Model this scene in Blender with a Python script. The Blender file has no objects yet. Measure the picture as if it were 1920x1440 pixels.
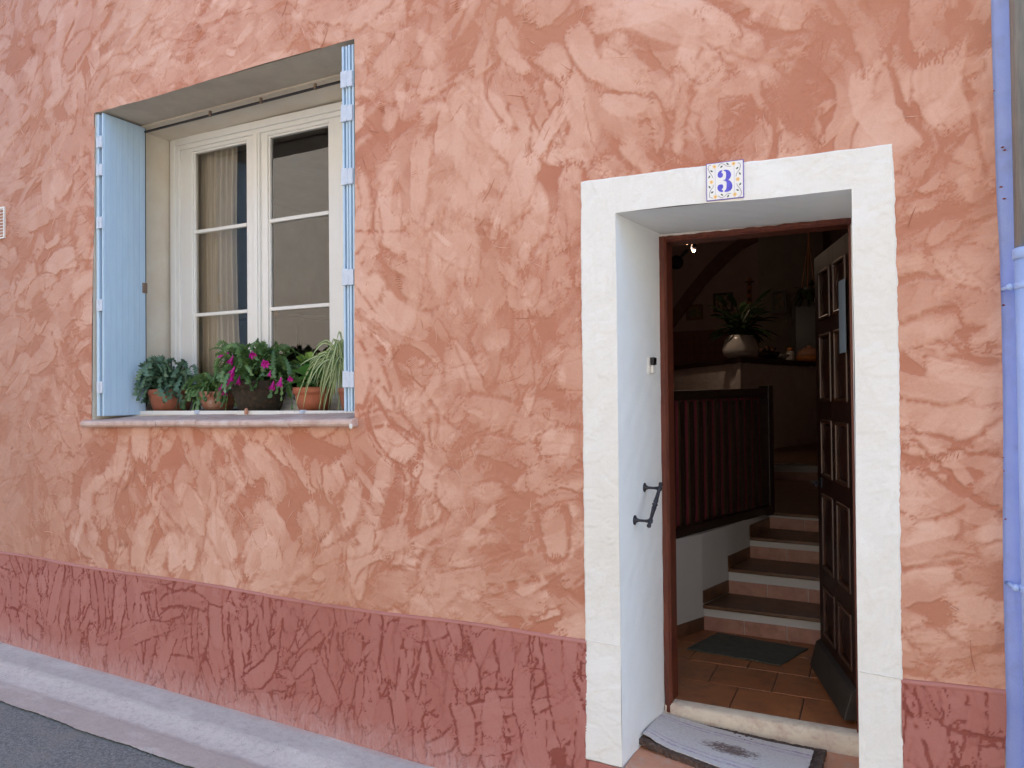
import bpy, math, random
import numpy as np
from mathutils import Vector, Matrix
R = math.radians
SC = bpy.context.scene
random.seed(7); RNG = np.random.default_rng(11)

# ------------------------------------------------------------------ camera, sky, sun, exposure
CAM = (0.0, -2.9, 1.70)
F, YAW, PITCH, ROLL = 1400.0, R(25.96), R(0.885), R(-0.60)
fw = Vector((-math.sin(YAW)*math.cos(PITCH), math.cos(YAW)*math.cos(PITCH), math.sin(PITCH)))
r0 = Vector((math.cos(YAW), math.sin(YAW), 0)); u0 = r0.cross(fw)
RT = math.cos(ROLL)*r0 + math.sin(ROLL)*u0; UP = -math.sin(ROLL)*r0 + math.cos(ROLL)*u0
cd = bpy.data.cameras.new('camera'); cam = bpy.data.objects.new('camera', cd)
SC.collection.objects.link(cam)
cam.matrix_world = Matrix(((RT.x, UP.x, -fw.x, CAM[0]), (RT.y, UP.y, -fw.y, CAM[1]), (RT.z, UP.z, -fw.z, CAM[2]), (0, 0, 0, 1)))
cd.sensor_width = 36; cd.sensor_fit = 'HORIZONTAL'; cd.lens = 36*F/1920
cd.clip_start = 0.05; cd.clip_end = 400
SC.camera = cam

EL, AZ = R(52), R(40)          # the sun stands behind this house: the facade is in open shade, the houses opposite are lit
w = bpy.data.worlds.new('World'); SC.world = w; w.use_nodes = True
nt = w.node_tree; nt.nodes.clear()
sky = nt.nodes.new('ShaderNodeTexSky'); sky.sky_type = 'NISHITA'; sky.sun_disc = False
sky.sun_elevation = EL; sky.sun_rotation = AZ
bg = nt.nodes.new('ShaderNodeBackground'); bg.inputs['Strength'].default_value = 0.15
wo = nt.nodes.new('ShaderNodeOutputWorld')
nt.links.new(sky.outputs[0], bg.inputs[0]); nt.links.new(bg.outputs[0], wo.inputs[0])
sd = bpy.data.lights.new('sun', 'SUN'); sd.energy = 3.0; sd.angle = R(0.5); sd.color = (1.0, 0.92, 0.79)
sun = bpy.data.objects.new('sun', sd); SC.collection.objects.link(sun)
sdir = Vector((math.sin(AZ)*math.cos(EL), math.cos(AZ)*math.cos(EL), math.sin(EL)))
sun.rotation_euler = (-sdir).to_track_quat('-Z', 'Y').to_euler()
SC.view_settings.view_transform = 'Standard'; SC.view_settings.look = 'None'
SC.view_settings.exposure = 2.05; SC.view_settings.gamma = 1.0; SC.view_settings.use_curve_mapping = False
SC.cycles.max_bounces = 10; SC.cycles.diffuse_bounces = 6
SC.cycles.use_denoising = True

def at(px, py, Y=0.0):
    "the point of the plane y=Y that lies at a pixel of the 1920 px photograph (used to take measurements off it)"
    d = fw + RT*((px-960)/F) + UP*((720-py)/F)
    t = (Y-CAM[1])/d.y
    return Vector((CAM[0]+d.x*t, Y, CAM[2]+d.z*t))

# ------------------------------------------------------------------ materials
def srgb(r, g, b):
    f = lambda c: (c/255/12.92) if c/255 <= .04045 else ((c/255+.055)/1.055)**2.4
    return (f(r), f(g), f(b), 1)
def nmat(name):
    m = bpy.data.materials.new(name); m.use_nodes = True
    n = m.node_tree.nodes; l = m.node_tree.links
    return m, n, l, n['Principled BSDF']
def mixc(n, l, fac, a, b, blend='MIX'):
    x = n.new('ShaderNodeMix'); x.data_type = 'RGBA'; x.blend_type = blend
    for s, v in ((0, fac), (6, a), (7, b)):
        if hasattr(v, 'links') or hasattr(v, 'is_linked'): l.new(v, x.inputs[s])
        else: x.inputs[s].default_value = v
    return x.outputs[2]
def noise(n, l, scale, detail=4, rough=.6, vec=None, dist=0, stretch=None):
    t = n.new('ShaderNodeTexNoise'); t.inputs['Scale'].default_value = scale
    t.inputs['Detail'].default_value = detail; t.inputs['Roughness'].default_value = rough
    t.inputs['Distortion'].default_value = dist
    if vec is None:
        g = n.new('ShaderNodeNewGeometry'); vec = g.outputs['Position']
    if stretch:
        mp = n.new('ShaderNodeMapping'); mp.inputs['Scale'].default_value = stretch
        l.new(vec, mp.inputs[0]); vec = mp.outputs[0]
    l.new(vec, t.inputs['Vector'])
    return t.outputs['Fac']
def ramp(n, l, x, a, b, va=0., vb=1.):
    m = n.new('ShaderNodeMapRange'); m.inputs[1].default_value = a; m.inputs[2].default_value = b
    m.inputs[3].default_value = va; m.inputs[4].default_value = vb; l.new(x, m.inputs[0]); return m.outputs[0]
def math_(n, l, op, a, b):
    m = n.new('ShaderNodeMath'); m.operation = op
    for i, v in enumerate((a, b)):
        if isinstance(v, (int, float)): m.inputs[i].default_value = v
        else: l.new(v, m.inputs[i])
    return m.outputs[0]
def bump(n, l, p, h, strength=.4, dist=.002):
    b = n.new('ShaderNodeBump'); b.inputs['Strength'].default_value = strength; b.inputs['Distance'].default_value = dist
    l.new(h, b.inputs['Height']); l.new(b.outputs[0], p.inputs['Normal'])
def mat(name, col, col2=None, rough=.6, scale=12, bs=.3, bscale=90, metal=0, stretch=None, bdist=.002, lo=.35, hi=.65, dirt=None, coat=0):
    m, n, l, p = nmat(name)
    c2 = col2 or tuple(c*.8 for c in col[:3])+(1,)
    f = ramp(n, l, noise(n, l, scale, 6, .65, stretch=stretch), lo, hi)
    c = mixc(n, l, f, col, c2)
    if dirt:
        c = mixc(n, l, ramp(n, l, noise(n, l, dirt[1], 8, .7), .5, .72), c, dirt[0])
    l.new(c, p.inputs['Base Color'])
    p.inputs['Roughness'].default_value = rough; p.inputs['Metallic'].default_value = metal
    if coat: p.inputs['Coat Weight'].default_value = coat
    if bs: bump(n, l, p, noise(n, l, bscale, 6, .6, stretch=stretch), bs, bdist)
    return m
M = {}
def plaster(name, dark, light, warm, lo=.36, hi=.56, nscale=70, namp=.55, dull=None, foot=None):
    """trowelled plaster: the float attribute 'tone' says how thick the pale skim lies at a point; noise frays its edge"""
    m, n, l, p = nmat(name)
    a = n.new('ShaderNodeAttribute'); a.attribute_name = 'tone'
    f1 = noise(n, l, nscale, 8, .7, stretch=(1, 1, 1)); f2 = noise(n, l, 260, 3, .6)
    t = math_(n, l, 'ADD', a.outputs['Fac'], math_(n, l, 'MULTIPLY', math_(n, l, 'SUBTRACT', f1, .5), namp))
    t = math_(n, l, 'ADD', t, math_(n, l, 'MULTIPLY', math_(n, l, 'SUBTRACT', f2, .5), .18))
    s = ramp(n, l, t, lo, hi, 0, 1)
    mid = tuple(x*.45+y*.55 for x, y in zip(dark, light))
    c = mixc(n, l, s, dark, mid)
    c = mixc(n, l, ramp(n, l, t, hi+.03, hi+.20, 0, 1), c, light)
    c = mixc(n, l, ramp(n, l, t, hi+.20, 1.0, 0, 1.), c, warm)
    big = ramp(n, l, noise(n, l, 1.1, 5, .6), .38, .64)
    c = mixc(n, l, math_(n, l, 'MULTIPLY', big, .42), c, tuple(x*y for x, y in zip(light[:3], (.88, .82, .72)))+(1,))
    if dull:      # light falloff put into the colour: the facade darkens towards its left end
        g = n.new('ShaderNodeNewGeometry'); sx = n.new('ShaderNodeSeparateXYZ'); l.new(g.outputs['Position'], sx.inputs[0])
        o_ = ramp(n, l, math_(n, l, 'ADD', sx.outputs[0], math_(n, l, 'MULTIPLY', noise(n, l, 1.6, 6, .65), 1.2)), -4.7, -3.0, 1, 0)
        c = mixc(n, l, math_(n, l, 'MULTIPLY', o_, .62), c, dull)
    if foot:     # lime dust and splashes where the plinth meets the pavement
        g = n.new('ShaderNodeNewGeometry'); sx = n.new('ShaderNodeSeparateXYZ'); l.new(g.outputs['Position'], sx.inputs[0])
        hgt = math_(n, l, 'ADD', sx.outputs[2], math_(n, l, 'MULTIPLY', math_(n, l, 'ADD', sx.outputs[0], 2.35), .038))
        hgt = math_(n, l, 'ADD', hgt, math_(n, l, 'MULTIPLY', math_(n, l, 'SUBTRACT', noise(n, l, 14, 9, .75, stretch=(1, 1, .35)), .5), .30))
        c = mixc(n, l, math_(n, l, 'MULTIPLY', ramp(n, l, hgt, .05, .20, 1, 0), ramp(n, l, noise(n, l, 60, 8, .8, stretch=(1, 1, .3)), .38, .62, .15, .85)), c, foot)
    fine = ramp(n, l, noise(n, l, 420, 3, .7), .3, .7, .93, 1.05)
    mm = n.new('ShaderNodeMix'); mm.data_type = 'RGBA'; mm.blend_type = 'MULTIPLY'; mm.inputs[0].default_value = 1
    cx = n.new('ShaderNodeCombineXYZ')
    for i in range(3): l.new(fine, cx.inputs[i])
    l.new(c, mm.inputs[6]); l.new(cx.outputs[0], mm.inputs[7])
    l.new(mm.outputs[2], p.inputs['Base Color'])
    rr = ramp(n, l, s, 0, 1, .85, .62); l.new(rr, p.inputs['Roughness'])
    p.inputs['Specular IOR Level'].default_value = .35
    h = math_(n, l, 'ADD', math_(n, l, 'MULTIPLY', s, .7), math_(n, l, 'MULTIPLY', noise(n, l, 330, 5, .7), ramp(n, l, s, 0, 1, .8, .22)))
    bump(n, l, p, h, .9, .0028)
    return m
M['pink'] = plaster('salmon plaster', (.48, .188, .112, 1), (.630, .348, .246, 1), (.735, .465, .36, 1), lo=.25, hi=.44, nscale=150, namp=.30, dull=(.39, .195, .135, 1))
M['rose'] = plaster('rose plaster', (.255, .060, .044, 1), (.41, .150, .120, 1), (.47, .20, .165, 1), lo=.24, hi=.40, nscale=170, namp=.30, foot=(.52, .33, .30, 1))
M['white_pl'] = plaster('white plaster', foot=(.66, .58, .51, 1), dark=(.765, .75, .69, 1), light=(.80, .785, .725, 1), warm=(.83, .82, .77, 1), lo=.25, hi=.6)
M['reveal'] = mat('white smooth reveal', (.86, .86, .83, 1), (.83, .82, .78, 1), .75, 5, .35, 60, bdist=.003)
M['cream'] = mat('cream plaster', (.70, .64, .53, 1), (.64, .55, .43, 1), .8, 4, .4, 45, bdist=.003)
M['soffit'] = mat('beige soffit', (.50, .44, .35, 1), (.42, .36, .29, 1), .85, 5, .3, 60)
M['wframe'] = mat('white painted window', (.80, .80, .76, 1), (.77, .76, .71, 1), .35, 3, .12, 40)
M['shutter'] = mat('light blue shutter', (.47, .62, .74, 1), (.43, .57, .70, 1), .42, 9, .1, 30, stretch=(3, 3, .5))
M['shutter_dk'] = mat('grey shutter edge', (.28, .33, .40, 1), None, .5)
M['strap'] = mat('pale grey hinge', (.58, .64, .72, 1), (.50, .56, .64, 1), .45, 30)
M['iron'] = mat('dark iron', (.035, .032, .038, 1), (.06, .055, .06, 1), .5, 60, .5, 140, metal=.6)
M['rustiron'] = mat('rusty clip', (.16, .10, .07, 1), (.25, .18, .12, 1), .6, 60)
M['galv'] = mat('grey zinc', (.42, .42, .38, 1), (.30, .31, .30, 1), .42, 14, .15, 30, metal=.55, stretch=(8, 8, .6))
M['blue'] = mat('periwinkle wall', (.38, .47, .86, 1), (.43, .52, .88, 1), .75, 7, .5, 120, bdist=.003, dirt=((.36, .42, .70, 1), 9))
M['bluepipe'] = mat('blue painted pipe', (.42, .55, .84, 1), (.37, .49, .78, 1), .4, 8, .1)
M['redpaint'] = mat('red paint smear', (.45, .12, .09, 1), None, .8)
M['frame_wood'] = mat('red brown wood', (.17, .040, .018, 1), (.09, .022, .012, 1), .45, 10, .4, 60, stretch=(6, 6, .5))
M['door_wood'] = mat('dark oak door', (.026, .008, .0035, 1), (.013, .0045, .0025, 1), .5, 9, .4, 40, stretch=(6, 6, .5), coat=.06)
M['door_wood'].node_tree.nodes['Principled BSDF'].inputs['Specular IOR Level'].default_value = .25
M['door_mould'] = mat('worn oak moulding', (.060, .020, .008, 1), (.030, .011, .005, 1), .32, 20, .3, 50, stretch=(6, 6, .7), coat=.15)
M['drip'] = mat('weathered drip board', (.040, .032, .024, 1), (.02, .015, .011, 1), .6, 12, .5, 50)
M['sill'] = mat('sill tile', (.60, .44, .37, 1), (.46, .30, .235, 1), .55, 16, .4, 80, dirt=((.66, .58, .53, 1), 7))
M['terra'] = mat('terracotta tile', (.44, .165, .062, 1), (.33, .12, .048, 1), .42, 6, .3, 60, dirt=((.19, .075, .045, 1), 11))
M['steptile'] = mat('pale terracotta', (.62, .29, .17, 1), (.50, .23, .14, 1), .6, 8, .3, 70, dirt=((.5, .36, .28, 1), 14))
M['grout'] = mat('grey grout', (.16, .125, .10, 1), None, .9, 30, .5)
M['thresh'] = mat('limestone threshold', (.70, .63, .50, 1), (.62, .52, .41, 1), .75, 9, .7, 50, bdist=.004, dirt=((.48, .33, .26, 1), 16))
M['concrete'] = mat('pale concrete', (.56, .52, .53, 1), (.46, .43, .44, 1), .85, 6, .5, 120, bdist=.004, dirt=((.50, .42, .40, 1), 10))
M['concrete_w'] = mat('whitened concrete', (.70, .67, .68, 1), (.56, .53, .55, 1), .85, 5, .5, 120, bdist=.004, stretch=(1, 3.5, 1), dirt=((.52, .48, .49, 1), 13))
M['concrete_b'] = mat('brownish concrete', (.42, .36, .34, 1), (.34, .29, .28, 1), .9, 6, .6, 120, bdist=.004)
M['asphalt'] = mat('asphalt', (.15, .158, .15, 1), (.27, .275, .26, 1), .9, 75, 1, 120, bdist=.012, lo=.42, hi=.60, dirt=((.24, .235, .205, 1), 5))
M['terracotta'] = mat('terracotta pot', (.33, .115, .062, 1), (.25, .085, .047, 1), .7, 18, .3, 90)
M['terracotta2'] = mat('aged terracotta pot', (.33, .12, .07, 1), (.40, .22, .15, 1), .8, 18, .4, 90, dirt=((.48, .40, .34, 1), 22))
M['bright_pot'] = mat('orange terracotta pot', (.42, .13, .060, 1), (.34, .105, .05, 1), .6, 10, .2, 90)
M['moss_pot'] = mat('mossy dark pot', (.045, .030, .018, 1), (.022, .020, .010, 1), .9, 45, 1, 120, bdist=.006, dirt=((.09, .055, .03, 1), 40))
M['soil'] = mat('soil', (.02, .014, .010, 1), None, .95, 50, .8)
def leafm(name, a, b, rough=.4, tr=.25):
    m, n, l, p = nmat(name)
    oi = n.new('ShaderNodeObjectInfo')
    f = math_(n, l, 'ADD', math_(n, l, 'MULTIPLY', oi.outputs['Random'], .6), math_(n, l, 'MULTIPLY', noise(n, l, 45, 3, .6), .5))
    c = mixc(n, l, ramp(n, l, f, .2, .9), a, b)
    l.new(c, p.inputs['Base Color']); p.inputs['Roughness'].default_value = rough
    p.inputs['Subsurface Weight'].default_value = 0
    tl = n.new('ShaderNodeBsdfTranslucent'); l.new(c, tl.inputs[0])
    mx = n.new('ShaderNodeMixShader'); mx.inputs[0].default_value = tr
    l.new(p.outputs[0], mx.inputs[1]); l.new(tl.outputs[0], mx.inputs[2])
    l.new(mx.outputs[0], n['Material Output'].inputs[0])
    return m
M['cactus_bl'] = leafm('blue green stem', (.065, .145, .085, 1), (.15, .25, .15, 1), .38)
M['cactus_gr'] = leafm('green stem', (.065, .15, .045, 1), (.16, .28, .085, 1), .36)
M['broad'] = leafm('broad green leaf', (.050, .17, .035, 1), (.11, .27, .06, 1), .3)
M['lime'] = leafm('lime leaf', (.16, .30, .035, 1), (.24, .38, .05, 1), .4)
M['spider_g'] = leafm('spider plant green', (.14, .24, .06, 1), (.20, .32, .09, 1), .4)
M['spider_w'] = leafm('spider plant cream stripe', (.50, .56, .32, 1), (.60, .62, .40, 1), .4)
M['magenta'] = leafm('magenta petal', (.55, .012, .26, 1), (.75, .03, .42, 1), .45, .35)
M['darkleaf'] = leafm('dark indoor leaf', (.025, .05, .018, 1), (.045, .08, .03, 1), .4)
M['rubber'] = mat('coir mat', (.13, .085, .065, 1), (.07, .045, .036, 1), .95, 60, 1, 260, bdist=.008, dirt=((.22, .16, .13, 1), 45))
M['ivory'] = mat('white plastic', (.78, .74, .66, 1), None, .35, 5, 0)
M['black'] = mat('black plastic', (.015, .015, .015, 1), None, .3, 5, 0)
M['wall_in'] = mat('pinkish interior plaster', (.44, .32, .29, 1), (.40, .28, .25, 1), .85, 3, .5, 40, bdist=.004)
M['wall_in2'] = mat('beige interior plaster', (.55, .50, .42, 1), (.48, .43, .36, 1), .85, 3, .6, 30, bdist=.005)
M['stairwall'] = mat('white stair wall', (.58, .57, .56, 1), (.54, .53, .51, 1), .85, 3, .3, 40)
M['arch'] = mat('brown arch plaster', (.20, .115, .09, 1), None, .85, 6, .3)
M['darkwood'] = mat('black brown wood', (.022, .011, .008, 1), (.036, .018, .012, 1), .4, 14, .3, 50, stretch=(1, 1, 6))
M['burgundy'] = mat('burgundy cloth', (.26, .030, .055, 1), (.19, .022, .04, 1), .85, 60, .3, 200)
M['olive'] = mat('olive stripe cloth', (.08, .055, .018, 1), None, .85)
M['tread'] = mat('dark brown stair tile', (.17, .085, .045, 1), (.09, .045, .026, 1), .35, 9, .3, 50)
M['riser'] = mat('pinkish riser tile', (.48, .27, .20, 1), (.40, .20, .15, 1), .5, 12, .3, 60, dirt=((.32, .15, .11, 1), 14))
M['taupe'] = mat('taupe room wall', (.36, .30, .25, 1), None, .85, 3, .2)
M['cabinet'] = mat('brown cabinet', (.09, .045, .03, 1), None, .5, 14, .2, stretch=(6, 6, .6))
M['barwhite'] = mat('off-white combed plaster', (.76, .73, .68, 1), (.66, .62, .57, 1), .85, 3, 1, 26, bdist=.01)
M['bright_ceramic'] = mat('white ceramic', (.62, .60, .56, 1), None, .2, 5, 0)
M['orange'] = mat('orange', (.55, .20, .04, 1), None, .5)
M['gold'] = mat('wooden picture frame', (.20, .08, .03, 1), None, .4)
M['paint_a'] = mat('painting', (.10, .12, .06, 1), (.28, .16, .07, 1), .5, 16, 0, lo=.45, hi=.55)
M['paint_b'] = mat('painting paler', (.42, .30, .20, 1), (.10, .07, .05, 1), .5, 22, 0, lo=.45, hi=.55)
M['brickish'] = mat('red patterned wall tile', (.17, .060, .035, 1), (.26, .10, .055, 1), .6, 30, .3, 60)
M['paper'] = mat('grey blue card', (.20, .26, .32, 1), None, .6, 4, 0)
M['mat_in'] = mat('grey green mat', (.10, .10, .075, 1), (.06, .065, .05, 1), .95, 40, .6, 200, dirt=((.15, .13, .10, 1), 20))
M['beige_house'] = mat('beige render', (.60, .545, .46, 1), (.56, .50, .41, 1), .9, 1.2, .2, 20)
M['eave'] = mat('dark eave boards', (.05, .045, .045, 1), None, .8)
M['roof'] = mat('roof tile', (.34, .15, .09, 1), (.24, .11, .07, 1), .8, 8)
M['blue_house2'] = mat('slate blue render', (.08, .13, .24, 1), None, .85, 2, .2)
m, n, l, p = nmat('window glass'); M['glass'] = m
n.remove(p); gl = n.new('ShaderNodeBsdfGlossy'); gl.inputs['Roughness'].default_value = .004; gl.inputs['Color'].default_value = (1, 1, 1, 1)
tr = n.new('ShaderNodeBsdfTransparent'); tr.inputs[0].default_value = (.95, .96, .955, 1)
fr = n.new('ShaderNodeFresnel'); fr.inputs['IOR'].default_value = 1.52
mx = n.new('ShaderNodeMixShader'); l.new(math_(n, l, 'MULTIPLY', fr.outputs[0], 1.9), mx.inputs[0])   # two sheets of a double pane
l.new(tr.outputs[0], mx.inputs[1]); l.new(gl.outputs[0], mx.inputs[2]); l.new(mx.outputs[0], n['Material Output'].inputs[0])
m, n, l, p = nmat('sheer curtain'); M['curtain'] = m
p.inputs['Base Color'].default_value = (.66, .56, .40, 1); p.inputs['Roughness'].default_value = .9
l.new(mixc(n, l, ramp(n, l, noise(n, l, 30, 4, .6, stretch=(6, 6, .15)), .35, .65), (.78, .71, .60, 1), (.62, .55, .44, 1)), p.inputs['Base Color'])
tp = n.new('ShaderNodeBsdfTransparent'); mx = n.new('ShaderNodeMixShader')
l.new(ramp(n, l, noise(n, l, 40, 4, .6, stretch=(8, 8, .1)), .35, .7, .05, .28), mx.inputs[0])
l.new(p.outputs[0], mx.inputs[1]); l.new(tp.outputs[0], mx.inputs[2]); l.new(mx.outputs[0], n['Material Output'].inputs[0])
def flat(name, c, rough=.35):
    m, n, l, p = nmat(name); p.inputs['Base Color'].default_value = c; p.inputs['Roughness'].default_value = rough; return m
M['enamel'] = flat('white enamel', (.80, .79, .76, 1), .15); M['enblue'] = mat('cobalt enamel', (.045, .045, .48, 1), (.10, .10, .60, 1), .15, 30, 0)
M['enline'] = flat('violet line', (.16, .11, .42, 1), .2); M['engreen'] = flat('leaf enamel', (.06, .10, .06, 1), .2)
M['envine'] = flat('vine enamel', (.10, .075, .10, 1), .2); M['enyel'] = flat('yellow enamel', (.80, .52, .20, 1), .2); M['enyel2'] = flat('ochre enamel', (.70, .33, .06, 1), .2)
M['enpale'] = flat('pale yellow', (.85, .68, .42, 1), .2); M['encrack'] = flat('tile joint', (.55, .45, .5, 1), .5)
# woven rug with violet stripes and a brown worn figure
m, n, l, p = nmat('pale woven rug'); M['rug'] = m
tc = n.new('ShaderNodeTexCoord'); sx = n.new('ShaderNodeSeparateXYZ'); l.new(tc.outputs['UV'], sx.inputs[0])
c = mixc(n, l, ramp(n, l, noise(n, l, 70, 5, .7, stretch=(1, 4, 1)), .4, .65), (.80, .75, .72, 1), (.60, .55, .53, 1))
nz = noise(n, l, 55, 5, .75, stretch=(1, 3, 1))
for v0, amp in ((.13, .8), (.87, .8), (.22, .5), (.80, .5)):
    dd = n.new('ShaderNodeMath'); dd.operation = 'COMPARE'; l.new(sx.outputs[1], dd.inputs[0]); dd.inputs[1].default_value = v0; dd.inputs[2].default_value = .018
    c = mixc(n, l, math_(n, l, 'MULTIPLY', math_(n, l, 'MULTIPLY', dd.outputs[0], ramp(n, l, nz, .42, .6)), amp), c, (.36, .18, .40, 1))
ex = math_(n, l, 'POWER', math_(n, l, 'ABSOLUTE', math_(n, l, 'MULTIPLY', math_(n, l, 'SUBTRACT', sx.outputs[0], .53), 3.6), 0), 2)
ey = math_(n, l, 'POWER', math_(n, l, 'ABSOLUTE', math_(n, l, 'MULTIPLY', math_(n, l, 'SUBTRACT', sx.outputs[1], .5), 4.6), 0), 2)
el = ramp(n, l, math_(n, l, 'ADD', ex, ey), 0, 1.1, 1, 0)
c = mixc(n, l, math_(n, l, 'MULTIPLY', ramp(n, l, math_(n, l, 'ADD', math_(n, l, 'MULTIPLY', el, .42), nz), .76, .86), .9), c, (.15, .085, .07, 1))
l.new(c, p.inputs['Base Color']); p.inputs['Roughness'].default_value = .95; bump(n, l, p, noise(n, l, 200, 4, .7, stretch=(1, 3, 1)), 1, .005)

# ------------------------------------------------------------------ mesh builder and object helpers
ORIG = {}
def org(o): return ORIG.get(o.name, Vector((0, 0, 0))) if o else Vector((0, 0, 0))
def thing(name, label, cat, loc=(0, 0, 0), group=None, kind=None):
    o = bpy.data.objects.new(name, None); SC.collection.objects.link(o); o.location = loc
    o.empty_display_size = .05
    if label: o['label'] = label
    if cat: o['category'] = cat
    if group: o['group'] = group
    if kind: o['kind'] = kind
    ORIG[o.name] = Vector(loc); return o
class MB:
    def __init__(s): s.v = []; s.f = []; s.mi = []
    def add(s, vs, fs, mi=0):
        b = len(s.v); s.v += [tuple(v) for v in vs]; s.f += [tuple(b+i for i in f) for f in fs]; s.mi += [mi]*len(fs); return s
    def box(s, a, b, mi=0):
        x0, y0, z0 = a; x1, y1, z1 = b
        return s.add([(x0,y0,z0),(x1,y0,z0),(x1,y1,z0),(x0,y1,z0),(x0,y0,z1),(x1,y0,z1),(x1,y1,z1),(x0,y1,z1)],
              [(0,3,2,1),(4,5,6,7),(0,1,5,4),(1,2,6,5),(2,3,7,6),(3,0,4,7)], mi)
    def hexa(s, bot, top, mi=0):
        n = len(bot)
        return s.add(list(bot)+list(top), [tuple(range(n-1, -1, -1)), tuple(range(n, 2*n))]+[(i, (i+1) % n, n+(i+1) % n, n+i) for i in range(n)], mi)
    def slab(s, poly, z0, z1, mi=0): return s.hexa([(x, y, z0) for x, y in poly], [(x, y, z1) for x, y in poly], mi)
    def bar(s, p, q, w, h, up=(0, 0, 1), mi=0):
        p, q, up = Vector(p), Vector(q), Vector(up); d = (q-p).normalized(); a = d.cross(up).normalized()*w/2; b = a.cross(d).normalized()*h/2
        return s.hexa([p-a-b, p+a-b, p+a+b, p-a+b], [q-a-b, q+a-b, q+a+b, q-a+b], mi)
    def tube(s, path, r, n=8, mi=0, cap=True):
        path = [Vector(p) for p in path]; rs = r if isinstance(r, (list, tuple)) else [r]*len(path)
        b = len(s.v); prev = None
        for i, p in enumerate(path):
            d = (path[min(i+1, len(path)-1)]-path[max(i-1, 0)]).normalized()
            ref = prev if prev is not None else (Vector((0, 0, 1)) if abs(d.z) < .9 else Vector((1, 0, 0)))
            a = (ref-d*ref.dot(d)).normalized(); c = d.cross(a); prev = a
            for k in range(n):
                t = 2*math.pi*k/n; s.v.append(tuple(p+(a*math.cos(t)+c*math.sin(t))*rs[i]))
        for i in range(len(path)-1):
            for k in range(n):
                s.f.append((b+i*n+k, b+i*n+(k+1) % n, b+(i+1)*n+(k+1) % n, b+(i+1)*n+k)); s.mi.append(mi)
        if cap:
            s.f.append(tuple(b+k for k in range(n-1, -1, -1))); s.f.append(tuple(b+(len(path)-1)*n+k for k in range(n))); s.mi += [mi, mi]
        return s
    def lathe(s, prof, c, n=24, mi=0):
        b = len(s.v)
        for r, z in prof:
            for k in range(n):
                t = 2*math.pi*k/n; s.v.append((c[0]+r*math.cos(t), c[1]+r*math.sin(t), c[2]+z))
        for i in range(len(prof)-1):
            for k in range(n):
                s.f.append((b+i*n+k, b+i*n+(k+1) % n, b+(i+1)*n+(k+1) % n, b+(i+1)*n+k)); s.mi.append(mi)
        s.f.append(tuple(b+k for k in range(n-1, -1, -1))); s.f.append(tuple(b+(len(prof)-1)*n+k for k in range(n))); s.mi += [mi, mi]
        return s
    def prism(s, pts, o, ax, ay, dn, mi=0):
        "polygon in the plane (ax, ay) at o, pushed out along dn"
        o, ax, ay, dn = Vector(o), Vector(ax), Vector(ay), Vector(dn)
        return s.hexa([o+ax*x+ay*y for x, y in pts], [o+ax*x+ay*y+dn for x, y in pts], mi)
    def build(s, name, mats, parent=None, smooth=False, bevel=0, label=None, kind=None, world=True, recalc=True):
        me = bpy.data.meshes.new(name); o = bpy.data.objects.new(name, me); SC.collection.objects.link(o)
        og = org(parent)
        me.from_pydata([(v[0]-og.x, v[1]-og.y, v[2]-og.z) for v in s.v], [], s.f)
        mats = mats if isinstance(mats, (list, tuple)) else [mats]
        for mm in mats: me.materials.append(mm)
        if len(mats) > 1: me.polygons.foreach_set('material_index', s.mi)
        if smooth: me.polygons.foreach_set('use_smooth', [True]*len(me.polygons))
        me.validate(); me.update()
        import bmesh
        if not recalc: me.validate()
        bm = bmesh.new(); bm.from_mesh(me); recalc and bmesh.ops.recalc_face_normals(bm, faces=bm.faces); bm.to_mesh(me); bm.free()
        if bevel:
            b = o.modifiers.new('bevel', 'BEVEL'); b.width = bevel; b.segments = 2; b.limit_method = 'ANGLE'
        if parent: o.parent = parent
        ORIG[o.name] = og
        if label: o['label'] = label
        if kind: o['kind'] = kind
        return o
def tag(o, label, cat, group=None):
    o['label'] = label; o['category'] = cat
    if group: o['group'] = group
    return o
def dup(o, parent, loc=None, rot=None, scale=None, label=None):
    c = o.copy(); SC.collection.objects.link(c); c.parent = parent
    if loc is not None: c.location = loc
    if rot is not None: c.rotation_euler = rot
    if scale is not None: c.scale = scale
    if label: c['label'] = label
    return c

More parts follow.
